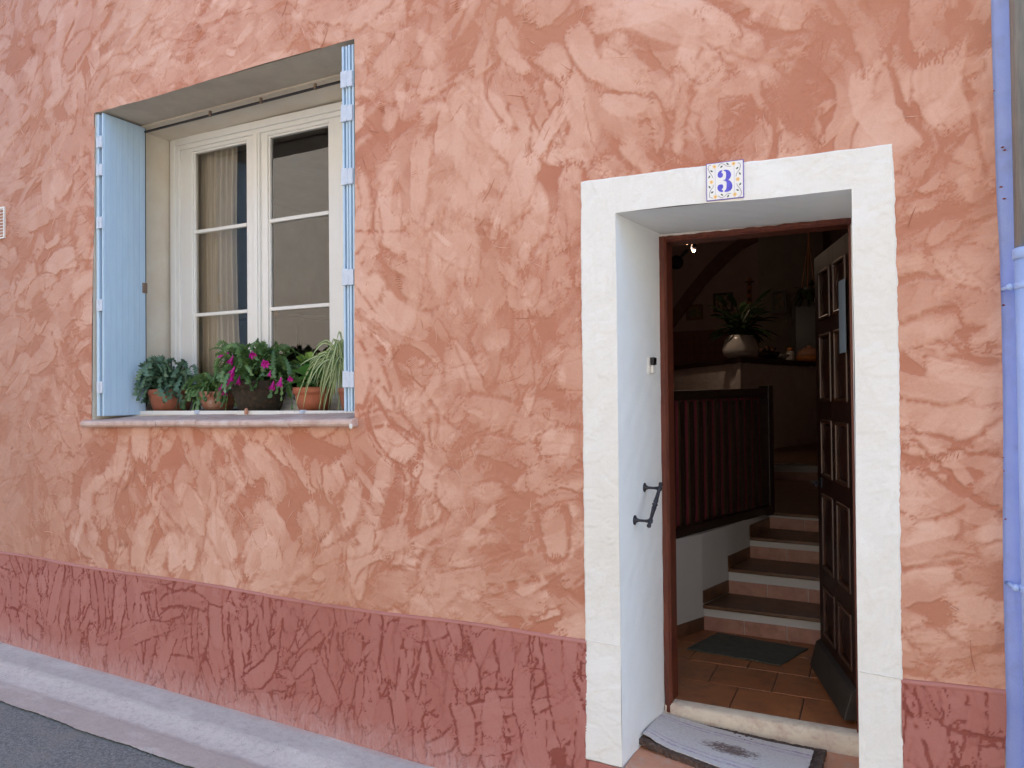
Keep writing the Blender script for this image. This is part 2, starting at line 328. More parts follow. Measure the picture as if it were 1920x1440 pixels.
# ------------------------------------------------------------------ the trowelled plaster, laid stroke by stroke
def smooth_noise(n, k):
    a = RNG.normal(size=n//k+3); x = np.arange(n)/k; i = x.astype(int); f = x-i; f = f*f*(3-2*f)
    return a[i]*(1-f)+a[i+1]*f
def strokes(xs, zs, count, L, W, vert=0.0, rim=1.0, dark=.12, base=.1, seed=1, tones=(.62, 1.05), outline=False):
    rng = np.random.default_rng(seed); dx = xs[1]-xs[0]; dz = zs[1]-zs[0]
    nx, nz = len(xs), len(zs)
    T = np.full((nz, nx), base); H = np.zeros((nz, nx))
    gx, gz = rng.uniform(0, 6, 2)
    for k in range(count):
        cx = rng.uniform(xs[0]-.1, xs[-1]+.1); cz = rng.uniform(zs[0]-.1, zs[-1]+.1)
        flow = 1.1*math.sin(cx*1.7+gx)*math.cos(cz*1.9+gz)+.9+.8*math.sin(cx*.8-cz*1.3)
        ang = (flow if rng.random() > vert else math.pi/2) + rng.normal()*(.55 if vert < .3 else .28)
        l = rng.uniform(*L); w_ = rng.uniform(*W)
        ext = l*1.25+w_*1.3+.03
        i0 = max(0, int((cx-ext-xs[0])/dx)); i1 = min(nx, int((cx+ext-xs[0])/dx)+1)
        j0 = max(0, int((cz-ext-zs[0])/dz)); j1 = min(nz, int((cz+ext-zs[0])/dz)+1)
        if i1-i0 < 3 or j1-j0 < 3: continue
        X, Z = np.meshgrid(xs[i0:i1]-cx, zs[j0:j1]-cz)
        u = X*math.cos(ang)+Z*math.sin(ang); v = -X*math.sin(ang)+Z*math.cos(ang)
        v = v-rng.normal()*(1.3 if not outline else .9)*u*u+.0015*np.sin(u*60+k)
        q = 64; an = rng.normal(size=q+2); bn = rng.normal(size=q+2)
        vi = np.clip((v/w_*.5+.5)*q*.8*min(1, w_/.05), 0, q); v0 = vi.astype(int); vf = vi-v0
        comb = an[v0]*(1-vf)+an[np.minimum(v0+1, q+1)]*vf                # frayed ends
        ui = np.clip((u/l*.5+.5)*q*.3, 0, q); u0_ = ui.astype(int); uf = ui-u0_
        side = bn[u0_]*(1-uf)+bn[np.minimum(u0_+1, q+1)]*uf
        taper = np.clip(1-(np.abs(u)/l)**(2.+3*rng.random())*rng.uniform(0, .55)-rng.uniform(-.3, .3)*u/l, .2, 1.2)
        ds = w_*taper+side*.0028-np.abs(v)                                # >0 inside the stroke
        de = l+comb*.018*rng.uniform(.3, 1.3)-np.abs(u)
        d = np.minimum(ds, de)
        a = np.clip(d/(rng.uniform(.004, .008) if (outline or rng.random() < .45) else rng.uniform(.009, .026))+.5, 0, 1)
        tone = rng.uniform(*tones)
        isd = rng.random() < dark
        if isd: tone = rng.uniform(.0, .2); a *= rng.uniform(.5, 1)
        streak = 1-.35*rng.random()*np.clip(comb*.6+.2, 0, 1)
        a *= streak*rng.uniform(.55 if not outline else .75, 1)
        fade = np.clip(.5+u/l*rng.choice([-1, 1])*.8, 0, 1)*rng.uniform(0, .5)
        a *= 1-fade
        Ts = T[j0:j1, i0:i1]; Hs = H[j0:j1, i0:i1]
        if rim and rng.random() < (.95 if outline else .75):                               # the groove left beside the trowel's edge
            sgn = rng.choice([-1, 1]); rw = rng.uniform(.004, .016)*rim*(1.15 if outline else 1)
            ro = np.clip(1-np.abs(d+rw)/rw, 0, 1)*(np.clip(v*sgn/.01+.5, 0, 1) if rng.random() < (.35 if outline else .75) else 1)
            if outline: ro = np.clip(ro*1.9, 0, 1)
            ro *= np.clip(.9+side*.6, 0, 1)
            Ts[:] = Ts*(1-ro*.9)+.02*ro; Hs -= ro*.0009
        Ts[:] = Ts*(1-a)+tone*a
        if not isd:
            ridge = np.clip(1-np.abs(d-.003)/.004, 0, 1)*(v*rng.choice([-1, 1]) > 0)
            Hs[:] = Hs*(1-.6*a)+a*rng.uniform(.0005, .0028)+ridge*.0014
    return T, H
CP = [((-4.175, 3.4225), (-4.160, 3.411)), ((-2.246, 3.4225), (-2.239, 3.434)), ((-4.175, 1.583), (-4.190, 1.573)), ((-2.246, 1.583), (-2.253, 1.592)),
      ((-1.09, 2.5735), (-1.087, 2.585)), ((.07, 2.5735), (.069, 2.562)), ((-1.09, .20), (-1.096, .206)), ((.07, .35), (.071, .35)),
      ((-.935, 2.426), (-.935, 2.434)), ((-.07, 2.426), (-.065, 2.418)), ((-.935, .21), (-.935, .213)), ((-.07, .38), (-.073, .38)),
      ((-5.1, .71), (-5.1, .730)), ((-2.3, .71), (-2.3, .691)), ((-1.1, .71), (-1.1, .695)), ((.365, .71), (.365, .726)), ((-3.7, .71), (-3.7, .712)),
      ((.365, 3.), (.363, 3.)), ((.365, 1.9), (.374, 1.9)), ((.365, .4), (.357, .4)), ((-5.7, 4.4), (-5.7, 4.4)), ((-1.5, 4.4), (-1.5, 4.4))]
def warp(X, Z):
    "the openings of this aged facade are slightly out of true"
    X = np.asarray(X, float); Z = np.asarray(Z, float)
    sw = np.full(X.shape, 1e-3); sx = np.zeros(X.shape); sz = np.zeros(X.shape)
    for (a, b), (c, d) in CP:
        q = 1/((X-a)**2+(Z-b)**2+1e-5)**1.5
        sw += q; sx += q*(c-a); sz += q*(d-b)
    return X+sx/sw, Z+sz/sw
def sheet(name, xs, zs, T, H, keep, material, parent, y0=0., dowarp=True, rag=0., edge=None):
    nz, nx = T.shape
    X, Z = np.meshgrid(xs, zs)
    if dowarp: X, Z = warp(X, Z)
    if rag is not None and edge is not None:
        X = X+edge[0]; Z = Z+edge[1]
    Y = y0-H
    idx = np.arange(nx*nz).reshape(nz, nx)
    q = np.stack([idx[:-1, :-1], idx[:-1, 1:], idx[1:, 1:], idx[1:, :-1]], -1)[keep]
    used = np.unique(q); rem = np.full(nx*nz, -1); rem[used] = np.arange(len(used))
    q = rem[q]
    co = np.stack([X.ravel(), Y.ravel(), Z.ravel()], 1)[used]; tn = T.ravel()[used]
    og = org(parent); co = co-np.array(og)
    me = bpy.data.meshes.new(name)
    me.vertices.add(len(co)); me.vertices.foreach_set('co', co.astype(np.float32).ravel())
    me.loops.add(q.size); me.loops.foreach_set('vertex_index', q.astype(np.int32).ravel())
    me.polygons.add(len(q)); me.polygons.foreach_set('loop_start', (np.arange(len(q))*4).astype(np.int32))
    me.update(calc_edges=True)
    me.polygons.foreach_set('use_smooth', np.ones(len(q), bool))
    at_ = me.attributes.new('tone', 'FLOAT', 'POINT'); at_.data.foreach_set('value', tn.astype(np.float32))
    me.materials.append(material)
    o = bpy.data.objects.new(name, me); SC.collection.objects.link(o); o.parent = parent; ORIG[o.name] = og
    return o
def lin(segs, step):
    out = []
    for a, b in zip(segs[:-1], segs[1:]):
        n_ = max(1, round((b-a)/step)); out += list(np.linspace(a, b, n_, endpoint=False))
    return np.array(out+[segs[-1]])

# ================================================================== THE HOUSE FRONT
house = thing('pink_house', 'salmon pink trowelled plaster house front with a darker rose plinth and a white door surround', 'house', (-2, .3, 0))
WX0, WX1, WZ0, WZ1 = -4.175, -2.246, 1.583, 3.4225
DX0, DX1, DZ1 = -1.09, .07, 2.5735
IX0, IX1, IZ1 = -.935, -.07, 2.426
ST = .0057
XL, XE = -5.75, .365
xs = lin([XL, WX0, WX1, IX0-.02, IX1+.02, XE], ST); zs = lin([.71, WZ0, IZ1+.02, WZ1, 4.5], ST)
T, H = strokes(xs, zs, 3900, (.04, .185), (.016, .070), seed=4, dark=.20, rim=1.15, base=.05, tones=(.42, 1.1))
cx = (xs[:-1]+xs[1:])/2; cz = (zs[:-1]+zs[1:])/2; CX, CZ = np.meshgrid(cx, cz)
keep = ~((CX > WX0) & (CX < WX1) & (CZ > WZ0) & (CZ < WZ1)) & ~((CX > IX0-.02) & (CX < IX1+.02) & (CZ < IZ1+.02))
def blotch(k, amp):      # how strongly the two tones part varies over the wall
    a = RNG.normal(size=(len(zs)//k+3, len(xs)//k+3)); zi = np.arange(len(zs))/k; xi = np.arange(len(xs))/k
    i, j = zi.astype(int), xi.astype(int); f = (zi-i)[:, None]; g = (xi-j)[None]; f = f*f*(3-2*f); g = g*g*(3-2*g)
    return amp*((a[i][:, j]*(1-f)+a[i+1][:, j]*f)*(1-g)+(a[i][:, j+1]*(1-f)+a[i+1][:, j+1]*f)*g)
T2, H2 = strokes(xs, zs, 5200, (.015, .075), (.006, .030), seed=31, dark=.33, rim=.5, base=.5, tones=(.35, 1.1))
wmix = np.clip(.33+blotch(90, .30), .08, .70)
H = H*1.5; T = T*(1-wmix)+T2*wmix+blotch(24, .06)+blotch(110, .09); H = H+H2*.5
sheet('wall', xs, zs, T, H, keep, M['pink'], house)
M['ridge_pale'] = mat('pale plaster ridge', (.74, .44, .33, 1), None, .7, 30, .3); M['score_dark'] = mat('scored plaster', (.45, .17, .10, 1), None, .85, 30, .3); M['score_rose'] = mat('scored rose plaster', (.26, .055, .04, 1), None, .85, 30, .3)
def free(x, z): return not (WX0-.03 < x < WX1+.03 and WZ0-.08 < z < WZ1+.03) and not (DX0-.03 < x < DX1+.03 and z < DZ1+.03)
def sliver(mb, x, z, a, L, w_, cv, y=-.0032, n_=5):
    vs = []
    for i in range(n_+1):
        t = i/n_; u_ = (t-.5)*L; ww = w_*math.sin(math.pi*min(.97, max(.03, t)))*.5
        px_ = x+u_*math.cos(a)-cv*u_*u_*math.sin(a); pz_ = z+u_*math.sin(a)+cv*u_*u_*math.cos(a)
        vs += [(px_-ww*math.sin(a), y+.002, pz_+ww*math.cos(a)), (px_, y, pz_), (px_+ww*math.sin(a), y+.002, pz_-ww*math.cos(a))]
    mb.add(vs, [(3*i+j, 3*i+j+1, 3*i+j+4, 3*i+j+3) for i in range(n_) for j in range(2)])
rg = random.Random(77); pale, darkm = MB(), MB()
for k in range(420):
    x, z = rg.uniform(-5.3, .34), rg.uniform(.78, 4.4)
    if not free(x, z): continue
    sliver(pale, x, z, rg.uniform(0, math.pi), rg.uniform(.03, .12), rg.uniform(.0012, .0034), rg.uniform(-3, 3), -.0045)
for k in range(260):
    x, z = rg.uniform(-5.3, .34), rg.uniform(.78, 4.4)
    if not free(x, z): continue
    sliver(darkm, x, z, rg.uniform(0, math.pi), rg.uniform(.03, .14), rg.uniform(.0015, .0045), rg.uniform(-1.5, 1.5), -.0040)
for k in range(34):
    x, z = rg.uniform(-5.2, .25), rg.uniform(.85, 4.3); a = rg.uniform(0, math.pi); n_ = rg.randint(4, 9); sp_ = rg.uniform(.008, .014)
    for i in range(n_):
        xx, zz_ = x+i*sp_*math.cos(a), z+i*sp_*math.sin(a)
        if free(xx, zz_): sliver(darkm, xx, zz_, a+1.3, rg.uniform(.02, .045), rg.uniform(.002, .004), 0, -.0040)
pale.build('trowel_ridge', M['ridge_pale'], house, smooth=True, kind='stuff'); darkm.build('trowel_score', M['score_dark'], house, smooth=True, kind='stuff')
# plinth, a finger proud of the wall, its top edge rolled over
zp = lin([-.30, .71], ST)
Tp, Hp = strokes(xs, zp, 1700, (.05, .21), (.016, .060), vert=.72, seed=5, dark=.004, rim=.55, base=.55, tones=(.55, 1.0), outline=True)
Hp = Hp*1.3+.007; Hp[-1, :] = -.002; Hp[-2, :] += .002; Hp[-3, :] += .003; Tp[-3:, :] = .95
CX, CZ = np.meshgrid(cx, (zp[:-1]+zp[1:])/2)
keep = ~((CX > IX0-.02) & (CX < IX1+.02)) & ~((CX > DX0+.008) & (CX < IX0) & (CZ > .20)) & ~((CX > IX1) & (CX < DX1-.008))
sheet('plinth', xs, zp, Tp, Hp, keep, M['rose'], house)
# white surround
xsu = lin([DX0, IX0, IX1, DX1], .006); zsu = lin([-.3, .206, IZ1, DZ1], .006)
Ts, Hs_ = strokes(xsu, zsu, 1700, (.02, .08), (.01, .035), seed=9, dark=.08, rim=.6, base=.6, tones=(.5, 1.1))
nz_, nx_ = Ts.shape
Hs = Hs_*.75+.008; Ts = Ts*.5+.5
ex_ = np.zeros(Ts.shape); ez_ = np.zeros(Ts.shape)
jl = smooth_noise(nz_, 7)*.0008+smooth_noise(nz_, 2)*.0006; jr = smooth_noise(nz_, 7)*.0009+smooth_noise(nz_, 2)*.0007; jt = smooth_noise(nx_, 6)*.0008
for c_ in range(3): ex_[:, c_] = jl*(1-c_*.3); ex_[:, -1-c_] = jr*(1-c_*.3)
for c_ in range(3): ez_[-1-c_, :] = jt*(1-c_*.3)
Hs[:, 0] = -.002; Hs[:, -1] = -.002; Hs[-1, :] = -.002
CX, CZ = np.meshgrid((xsu[:-1]+xsu[1:])/2, (zsu[:-1]+zsu[1:])/2)
keep = ~((CX > IX0) & (CX < IX1) & (CZ < IZ1)) & ~((CZ < .206) & (CX < IX0))
# soften the inner edge of the surround towards the reveal
sheet('door_surround', xsu, zsu, Ts, Hs, keep, M['white_pl'], house, edge=(ex_, ez_))
# the fold below the surround's crack line
for (xa, za, xb, zb) in ((-1.085, .697, -.94, .690), (-.065, .722, .065, .716)):
    ridge = MB(); ridge.tube([(xa+(xb-xa)*t, -.009, za+(zb-za)*t+.001*math.sin(t*20)) for t in np.linspace(0, 1, 12)], .0022, 6); ridge.build('plaster_ridge', M['white_pl'], house, smooth=True)
# wall beyond the dense sheet, and roof, so the house really shades its street
far = MB()
far.box((-16, .0, -.4), (XL, .5, 7.2)); far.box((XL, .0, 4.5), (XE, .5, 7.2)); far.box((-16, -.35, 7.2), (XE, 6, 7.35)); far.box((-16, 13.2, 0), (XE, 13.4, 7.2))
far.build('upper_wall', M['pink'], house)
core = MB()   # masonry core behind the plaster
def wp(x, z): a, b = warp([x], [z]); return float(a[0]), float(b[0])
core.box((XL, .012, -.3), (-4.20, .58, 4.5)); core.box((-2.20, .012, -.3), (-.96, .58, 4.5)); core.box((-4.20, .012, 3.45), (-2.20, .58, 4.5)); core.box((-4.2, .012, -.3), (-2.2, .58, 1.55))
core.box((-.96, .012, 2.45), (XE, .58, 4.5)); core.box((-.045, .012, -.3), (XE-.002, .58, 2.45))
core.build('masonry', M['cream'], house)
# door reveal: left jamb splayed, soffit, right jamb
rv = MB(); NZ = 26
def quadstrip(mb, a0, a1, b0, b1, nu, nv, amp=.0012):
    a0, a1, b0, b1 = map(Vector, (a0, a1, b0, b1)); nrm = (a1-a0).cross(b0-a0).normalized()
    vs = []
    for i in range(nu+1):
        for j in range(nv+1):
            p = a0.lerp(a1, i/nu).lerp(b0.lerp(b1, i/nu), j/nv)
            vs.append(p+nrm*amp*math.sin(i*1.7+j*2.3)*math.sin(j*1.1+i*.6) if 0 < i < nu and 0 < j < nv else p)
    mb.add(vs, [(i*(nv+1)+j, (i+1)*(nv+1)+j, (i+1)*(nv+1)+j+1, i*(nv+1)+j+1) for i in range(nu) for j in range(nv)])
quadstrip(rv, (-.935, -.008, 0), (-.935, -.008, 2.434), (-.887, .49, 0), (-.880, .49, 2.436), 40, 8)
quadstrip(rv, (-.935, -.008, 2.434), (-.065, -.008, 2.418), (-.880, .49, 2.436), (-.078, .49, 2.418), 16, 8)
quadstrip(rv, (-.073, -.008, 0), (-.065, -.008, 2.418), (-.085, .49, 0), (-.078, .49, 2.418), 40, 8)
rv.box((-.96, .49, 2.41), (-.04, .60, 2.47)); rv.box((-.99, .49, .2), (-.882, .60, 2.44)); rv.box((-.082, .49, .2), (-.04, .60, 2.44))
rv.build('door_reveal', M['reveal'], house, smooth=False)
# window reveal
wr = MB()
A = Vector((-4.160, 0, 3.411)); B = Vector((-2.239, 0, 3.434)); C_ = Vector((-4.190, 0, 1.573)); D_ = Vector((-2.253, 0, 1.592))
wr.add([C_, A, A+Vector((0, .60, 0)), C_+Vector((0, .60, 0))], [(0, 1, 2, 3)])
wr.add([D_, B, B+Vector((0, .30, 0)), D_+Vector((0, .30, 0))], [(3, 2, 1, 0)])
wr.add([(-2.245, .30, 1.56), (-2.245, .30, 3.44), (-2.40, .30, 3.44), (-2.40, .30, 1.56)], [(0, 1, 2, 3)])
wr.add([(-2.40, .30, 1.56), (-2.40, .30, 3.44), (-2.62, .62, 3.44), (-2.62, .62, 1.56)], [(0, 1, 2, 3)])
wr.add([A+Vector((0, .27, -.012)), B+Vector((0, .27, -.012)), B+Vector((0, .62, -.010)), A+Vector((0, .62, -.010))], [(0, 1, 2, 3)])
wr.build('window_reveal', M['cream'], house)
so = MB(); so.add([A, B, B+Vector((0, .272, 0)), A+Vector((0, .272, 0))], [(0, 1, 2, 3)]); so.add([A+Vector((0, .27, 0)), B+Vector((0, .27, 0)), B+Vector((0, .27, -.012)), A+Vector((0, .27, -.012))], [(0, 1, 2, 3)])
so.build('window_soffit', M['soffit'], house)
# sill: a row of nosed tiles
sill = MB(); sill.box((-4.19, .012, 1.52), (-2.25, .24, 1.5765)); sill.hexa([(-4.16, .22, 1.54), (-2.25, .22, 1.54), (-2.25, .54, 1.54), (-4.16, .54, 1.54)], [(-4.16, .22, 1.606), (-2.25, .22, 1.612), (-2.25, .54, 1.618), (-4.16, .54, 1.612)])
sillo = sill.build('window_sill', M['cream'], house)
edges = [-4.225, -3.93, -3.58, -3.27, -2.95, -2.62, -2.232]
for i in range(6):
    a, b = edges[i]+.0015, edges[i+1]-.0015
    dzl = 0.003*((i*37) % 3-1)*.6
    z_at = lambda x: 1.576+(x+4.2)*.0085+dzl
    t = MB(); prof = [(.24, .026), (-.035, .004), (-.047, -.001), (-.053, -.010), (-.053, -.022), (-.047, -.031), (-.036, -.036), (.01, -.034), (.24, -.012)]
    t.hexa([(a, y, z_at(a)+z) for y, z in prof], [(b, y, z_at(b)+z) for y, z in prof])
    t.build('tile', M['sill'], sillo, bevel=.0015)
chip = MB(); chip.lathe([(.0, -.02), (.008, -.012), (.009, .002), (.004, .008)], (-2.238, -.052, 1.567), 7); chip.build('mortar_blob', M['white_pl'], sillo)
# ventilation grille at the far left
vg = thing('vent_grille', 'cream slatted ventilation grille set in the pink wall left of the window', 'vent', (-5.15, 0, 2.85))
fr_ = MB()
for a, b in (((-5.27, -.012, 2.752), (-5.042, .01, 2.760)), ((-5.27, -.012, 2.946), (-5.042, .01, 2.956)), ((-5.27, -.012, 2.760), (-5.26, .01, 2.946)), ((-5.052, -.012, 2.760), (-5.042, .01, 2.946))): fr_.box(a, b)
fr_.box((-5.26, .004, 2.760), (-5.052, .010, 2.946)); fr_.build('frame', M['ivory'], vg)
for k in range(9):
    z = 2.770+k*.0205; s_ = MB(); s_.hexa([(-5.26, -.012, z), (-5.052, -.012, z), (-5.052, .003, z+.010), (-5.26, .003, z+.010)], [(-5.26, -.012, z+.004), (-5.052, -.012, z+.004), (-5.052, .003, z+.013), (-5.26, .003, z+.013)])
    s_.build('slat', M['ivory'], vg)

# ================================================================== WINDOW
win = thing('window', 'white painted double casement window with six panes, set deep behind the potted plants', 'window', (-3.42, .53, 1.62))
fx0, fx1, fz0, fz1 = -4.155, -2.61, 1.618, 3.405
fb = MB()
def rim(mb, x0, x1, z0, z1, w, y0, y1):
    mb.box((x0, y0, z0), (x0+w, y1, z1)); mb.box((x1-w, y0, z0), (x1, y1, z1)); mb.box((x0+w, y0, z1-w), (x1-w, y1, z1)); mb.box((x0+w, y0, z0), (x1-w, y1, z0+w))
rim(fb, fx0, fx1, fz0, fz1, .045, .520, .60)
rim(fb, fx0+.045, fx1-.045, fz0+.045, fz1-.045, .028, .532, .60)
fb.build('frame', M['wframe'], win, bevel=.004)
glz = [1.745, 2.2435, 2.7845, 3.298]
for (sx0, sx1, gx0, gx1) in ((-4.082, -3.432, -3.965, -3.512), (-3.398, -2.683, -3.318, -2.866)):
    sa = MB(); y0, y1 = .545, .59; z0, z1 = 1.692, 3.332
    sa.box((sx0, y0, z0), (gx0-.012, y1, z1)); sa.box((gx1+.012, y0, z0), (sx1, y1, z1)); sa.box((gx0-.012, y0, glz[3]+.012), (gx1+.012, y1, z1)); sa.box((gx0-.012, y0, z0), (gx1+.012, y1, glz[0]-.012))
    for (a, b, c, d) in ((gx0-.012, gx0, glz[0]-.012, glz[3]+.012), (gx1, gx1+.012, glz[0]-.012, glz[3]+.012)): sa.box((a, y0+.010, c), (b, y1-.004, d))
    sa.box((gx0, y0+.010, glz[3]), (gx1, y1-.004, glz[3]+.012)); sa.box((gx0, y0+.010, glz[0]-.012), (gx1, y1-.004, glz[0]))
    so_ = sa.build('sash', M['wframe'], win, bevel=.003)
    for zz in glz[1:3]:
        b = MB(); b.box((gx0, .552, zz-.011), (gx1, .582, zz+.011)); b.build('glazing_bar', M['wframe'], so_, bevel=.003)
    for k in range(3):
        g = MB(); za = glz[k]+(.011 if k else 0); zb = glz[k+1]-(.011 if k < 2 else 0)
        tl_ = (RNG.random()-.5)*.0024
        g.add([(gx0, .5685+tl_, za), (gx1, .5685-tl_, za), (gx1, .5685-tl_*.5, zb), (gx0, .5685+tl_, zb)], [(0, 1, 2, 3)]); g.build('pane', M['glass'], so_, recalc=False)
cv = MB(); cv.box((-3.435, .528, 1.69), (-3.380, .546, 3.335)); cv.box((-3.425, .520, 1.70), (-3.392, .529, 3.325)); cv.build('meeting_stile', M['wframe'], win, bevel=.004)
sb = MB(); sb.box((fx0+.01, .50, 1.612), (fx1-.01, .522, 1.640)); sb.build('bottom_rail', M['wframe'], win, bevel=.004)

# guide bars across the opening
g1 = thing('shutter_stop_bar', 'thin rusty iron stop bar with clips under the window soffit', 'bar', (-3.2, .28, 3.40))
b = MB(); pa = A+Vector((.06, .285, -.036)); pb = B+Vector((-.02, .285, -.036)); b.bar(pa, pb, .012, .010); b.build('bar', M['iron'], g1)
for xx in (-3.53, -3.13, -2.735):
    zt = 3.411+(xx+4.16)*.012
    c = MB(); c.box((xx-.022, .272, zt-.006), (xx+.014, .284, zt-.001)); c.box((xx+.002, .276, zt-.044), (xx+.014, .292, zt-.004)); c.build('clip', M['rustiron'], g1, bevel=.002)
g2 = thing('plant_guard_rail', 'flat cream metal rail running low across the window sill in front of the pots', 'rail', (-3.2, .25, 1.61))
b = MB(); b.box((-4.10, .245, 1.607), (-2.255, .256, 1.630)); b.build('bar', M['wframe'], g2, bevel=.002)
for px in (369, 566):
    x = at(px, 776, .24).x; c = MB(); c.box((x-.016, .236, 1.603), (x+.016, .262, 1.634)); c.box((x-.012, .23, 1.611), (x+.012, .237, 1.626)); c.build('clip', M['strap'], g2, bevel=.003)
x = at(463, 762, .24).x
c = MB(); c.lathe([(.010, 0), (.012, .02), (.010, .035), (.004, .042)], (x, .235, 1.603), 10); tag(c.build('clay_stub', M['steptile'], smooth=True), 'small pinkish clay stub on the sill in front of the mossy dark pot', 'stub')

# ================================================================== SHUTTERS
ZB, ZT = 1.612, 3.398
def leaf(parent, x0, x1, y0, y1, z0, z1, grooves, side=1, m_='shutter'):
    mb = MB(); mb.box((x0, y0, z0), (x1, y1, z1))
    o = mb.build('panel', M[m_], parent, bevel=.0012)
    if grooves:
        n_ = grooves; st = (y1-y0-.012)/n_
        fx = x1 if side > 0 else x0
        for k in range(n_):
            s = MB(); a = y0+.006+k*st+.0012; b = a+st-.0024; s.box((fx-.0005, a, z0+.004), (fx+.0022*side, b, z1-.004))
            s.build('board', M['shutter'], o, bevel=.0008)
    return o
sl = thing('folding_shutter', 'light blue folding shutter stack against the left side of the window opening', 'shutter', (-4.12, .0, 1.6), 'folding window shutters')
sl['label'] = 'light blue folding shutter stack against the left side of the window, its broad face showing'
zr = lambda x: 3.411+(x+4.16)*.012-.010
leaf(sl, -4.158, -4.133, .006, .286, ZB-.008, zr(-4.15), 0)
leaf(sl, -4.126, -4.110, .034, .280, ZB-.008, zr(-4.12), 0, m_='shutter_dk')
leaf(sl, -4.104, -4.092, .004, .287, ZB-.008, zr(-4.10), 7)
for y in (265, 318, 417, 572, 726):
    z = at(190, y, 0).z; b = MB(); b.box((-4.146, -.004, z-.034), (-4.124, .010, z+.034)); b.box((-4.121, -.004, z-.034), (-4.096, .010, z+.034)); b.tube([(-4.1225, -.005, z-.034), (-4.1225, -.005, z+.034)], .0035, 8); b.build('hinge_strap', M['strap'], sl, bevel=.001)
hp = at(258, 541, .285); b = MB(); b.bar(hp+Vector((-.03, -.06, .022)), hp+Vector((.02, .0, -.008)), .012, .014); b.build('latch_arm', M['rustiron'], sl, bevel=.002)
b = MB(); b.box((-4.092, .262, hp.z-.035), (-4.080, .292, hp.z+.028)); b.build('latch_plate', M['rustiron'], sl, bevel=.002)
gk = MB(); gk.box((-4.1035, .2872, ZB), (-4.0925, .2925, zr(-4.1)-.004)); gk.build('rubber_seal', M['black'], sl)
sr = thing('folding_shutter', 'light blue folding shutter stack right of the window, seen edge-on beside the spider plant', 'shutter', (-2.28, .0, 1.6), 'folding window shutters')
for k, xa in enumerate((-2.322, -2.303, -2.284, -2.2655)):
    leaf(sr, xa, xa+.0115, .004+.004*(k % 2), .285, 1.632, zr(xa)-.008, 0)
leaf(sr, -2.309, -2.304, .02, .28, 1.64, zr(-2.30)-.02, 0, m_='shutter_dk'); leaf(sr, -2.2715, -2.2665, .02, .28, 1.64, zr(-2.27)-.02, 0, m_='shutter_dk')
for y in (147, 211, 330, 519, 711):
    z = at(654, y, 0).z; b = MB(); b.box((-2.324, -.005, z-.040), (-2.290, .008, z+.040)); b.box((-2.286, -.005, z-.040), (-2.256, .008, z+.036)); b.tube([(-2.288, -.006, z-.038), (-2.288, -.006, z+.038)], .0035, 8); b.build('hinge_strap', M['strap'], sr, bevel=.001)

# ================================================================== ROOM BEHIND THE WINDOW
rm = MB()
x0, x1, y0, y1, z0, z1 = -5.4, -2.0, .605, 4.2, .85, 3.65
rm.box((x0, y1, z0), (x1, y1+.1, z1)); rm.box((x0-.1, y0, z0), (x0, y1+.1, z1)); rm.box((x1, y0, z0), (x1+.08, y1+.1, z1)); rm.box((x0-.1, y0, z1), (x1+.08, y1+.1, z1+.1)); rm.box((x0-.1, y0, z0-.1), (x1+.08, y1+.1, z0))
rm.build('living_room_wall', M['taupe'], None, kind='structure')
cu = MB(); vs = []; nx = 90
for i in range(nx+1):
    t = i/nx; x = -4.09+.40*t
    for j in range(13):
        s = j/12; z = 3.42-s*2.0; sh = (1-.10*math.sin(s*3.1))
        vs.append((-4.09+(x+4.09)*sh+.05*s*t, .655+.015*math.sin(t*44+s*.8)+.006*math.sin(t*97), z))
cu.add(vs, [(i*13+j, (i+1)*13+j, (i+1)*13+j+1, i*13+j+1) for i in range(nx) for j in range(12)])
cur = thing('curtain', 'sheer beige curtain hanging in folds behind the left casement', 'curtain', (-3.9, .7, 1.42)); cu.build('cloth', M['curtain'], cur, smooth=True)
b = MB(); b.tube([(-4.3, .70, 3.44), (-2.5, .70, 3.44)], .012, 10); b.build('curtain_rod', M['darkwood'], cur)
cb = thing('cabinet', 'dark brown cabinet standing inside behind the right casement', 'cabinet', (-4.5, 1.9, .85))
p0 = at(500, 590, 1.9); p1 = at(562, 596, 1.9)
b = MB(); b.box((p0.x-.5, 1.9, .85), (p1.x, 2.35, p1.z)); b.build('carcass', M['cabinet'], cb, bevel=.004)
b = MB(); b.box((p0.x-.52, 1.88, p1.z), (p1.x+.02, 2.37, p1.z+.03)); b.build('top', M['cabinet'], cb, bevel=.004)
b = MB(); b.box((p1.x-.30, 1.885, 1.2), (p1.x-.03, 1.9, p1.z-.05)); b.build('door_panel', M['cabinet'], cb, bevel=.006)
q = at(512, 575, 2.0); b = MB(); b.tube([q+Vector((-.06, 0, .14)), q+Vector((.06, 0, -.12))], .018, 8); tag(b.build('orange_brush', M['orange']), 'slim orange brush leaning on top of the dark cabinet behind the glass', 'brush')
hh = thing('hanging_mask', 'dark small carved mask with a brim on the taupe wall behind the right casement', 'ornament', (-5.8, 4.15, 2.9))
q = at(606, 490, 4.15); hh.location = q; ORIG[hh.name] = q.copy()
b = MB(); pts = [(-.03, .20), (.06, .26), (.16, .24), (.18, .05), (.14, -.12), (.10, -.22), (.04, -.20), (.0, -.08), (.02, .02), (-.10, .05), (-.14, .08), (-.05, .12)]
b.prism(pts, q, (1, 0, 0), (0, 0, 1), (0, .03, 0)); b.build('face', M['darkwood'], hh, bevel=.01)

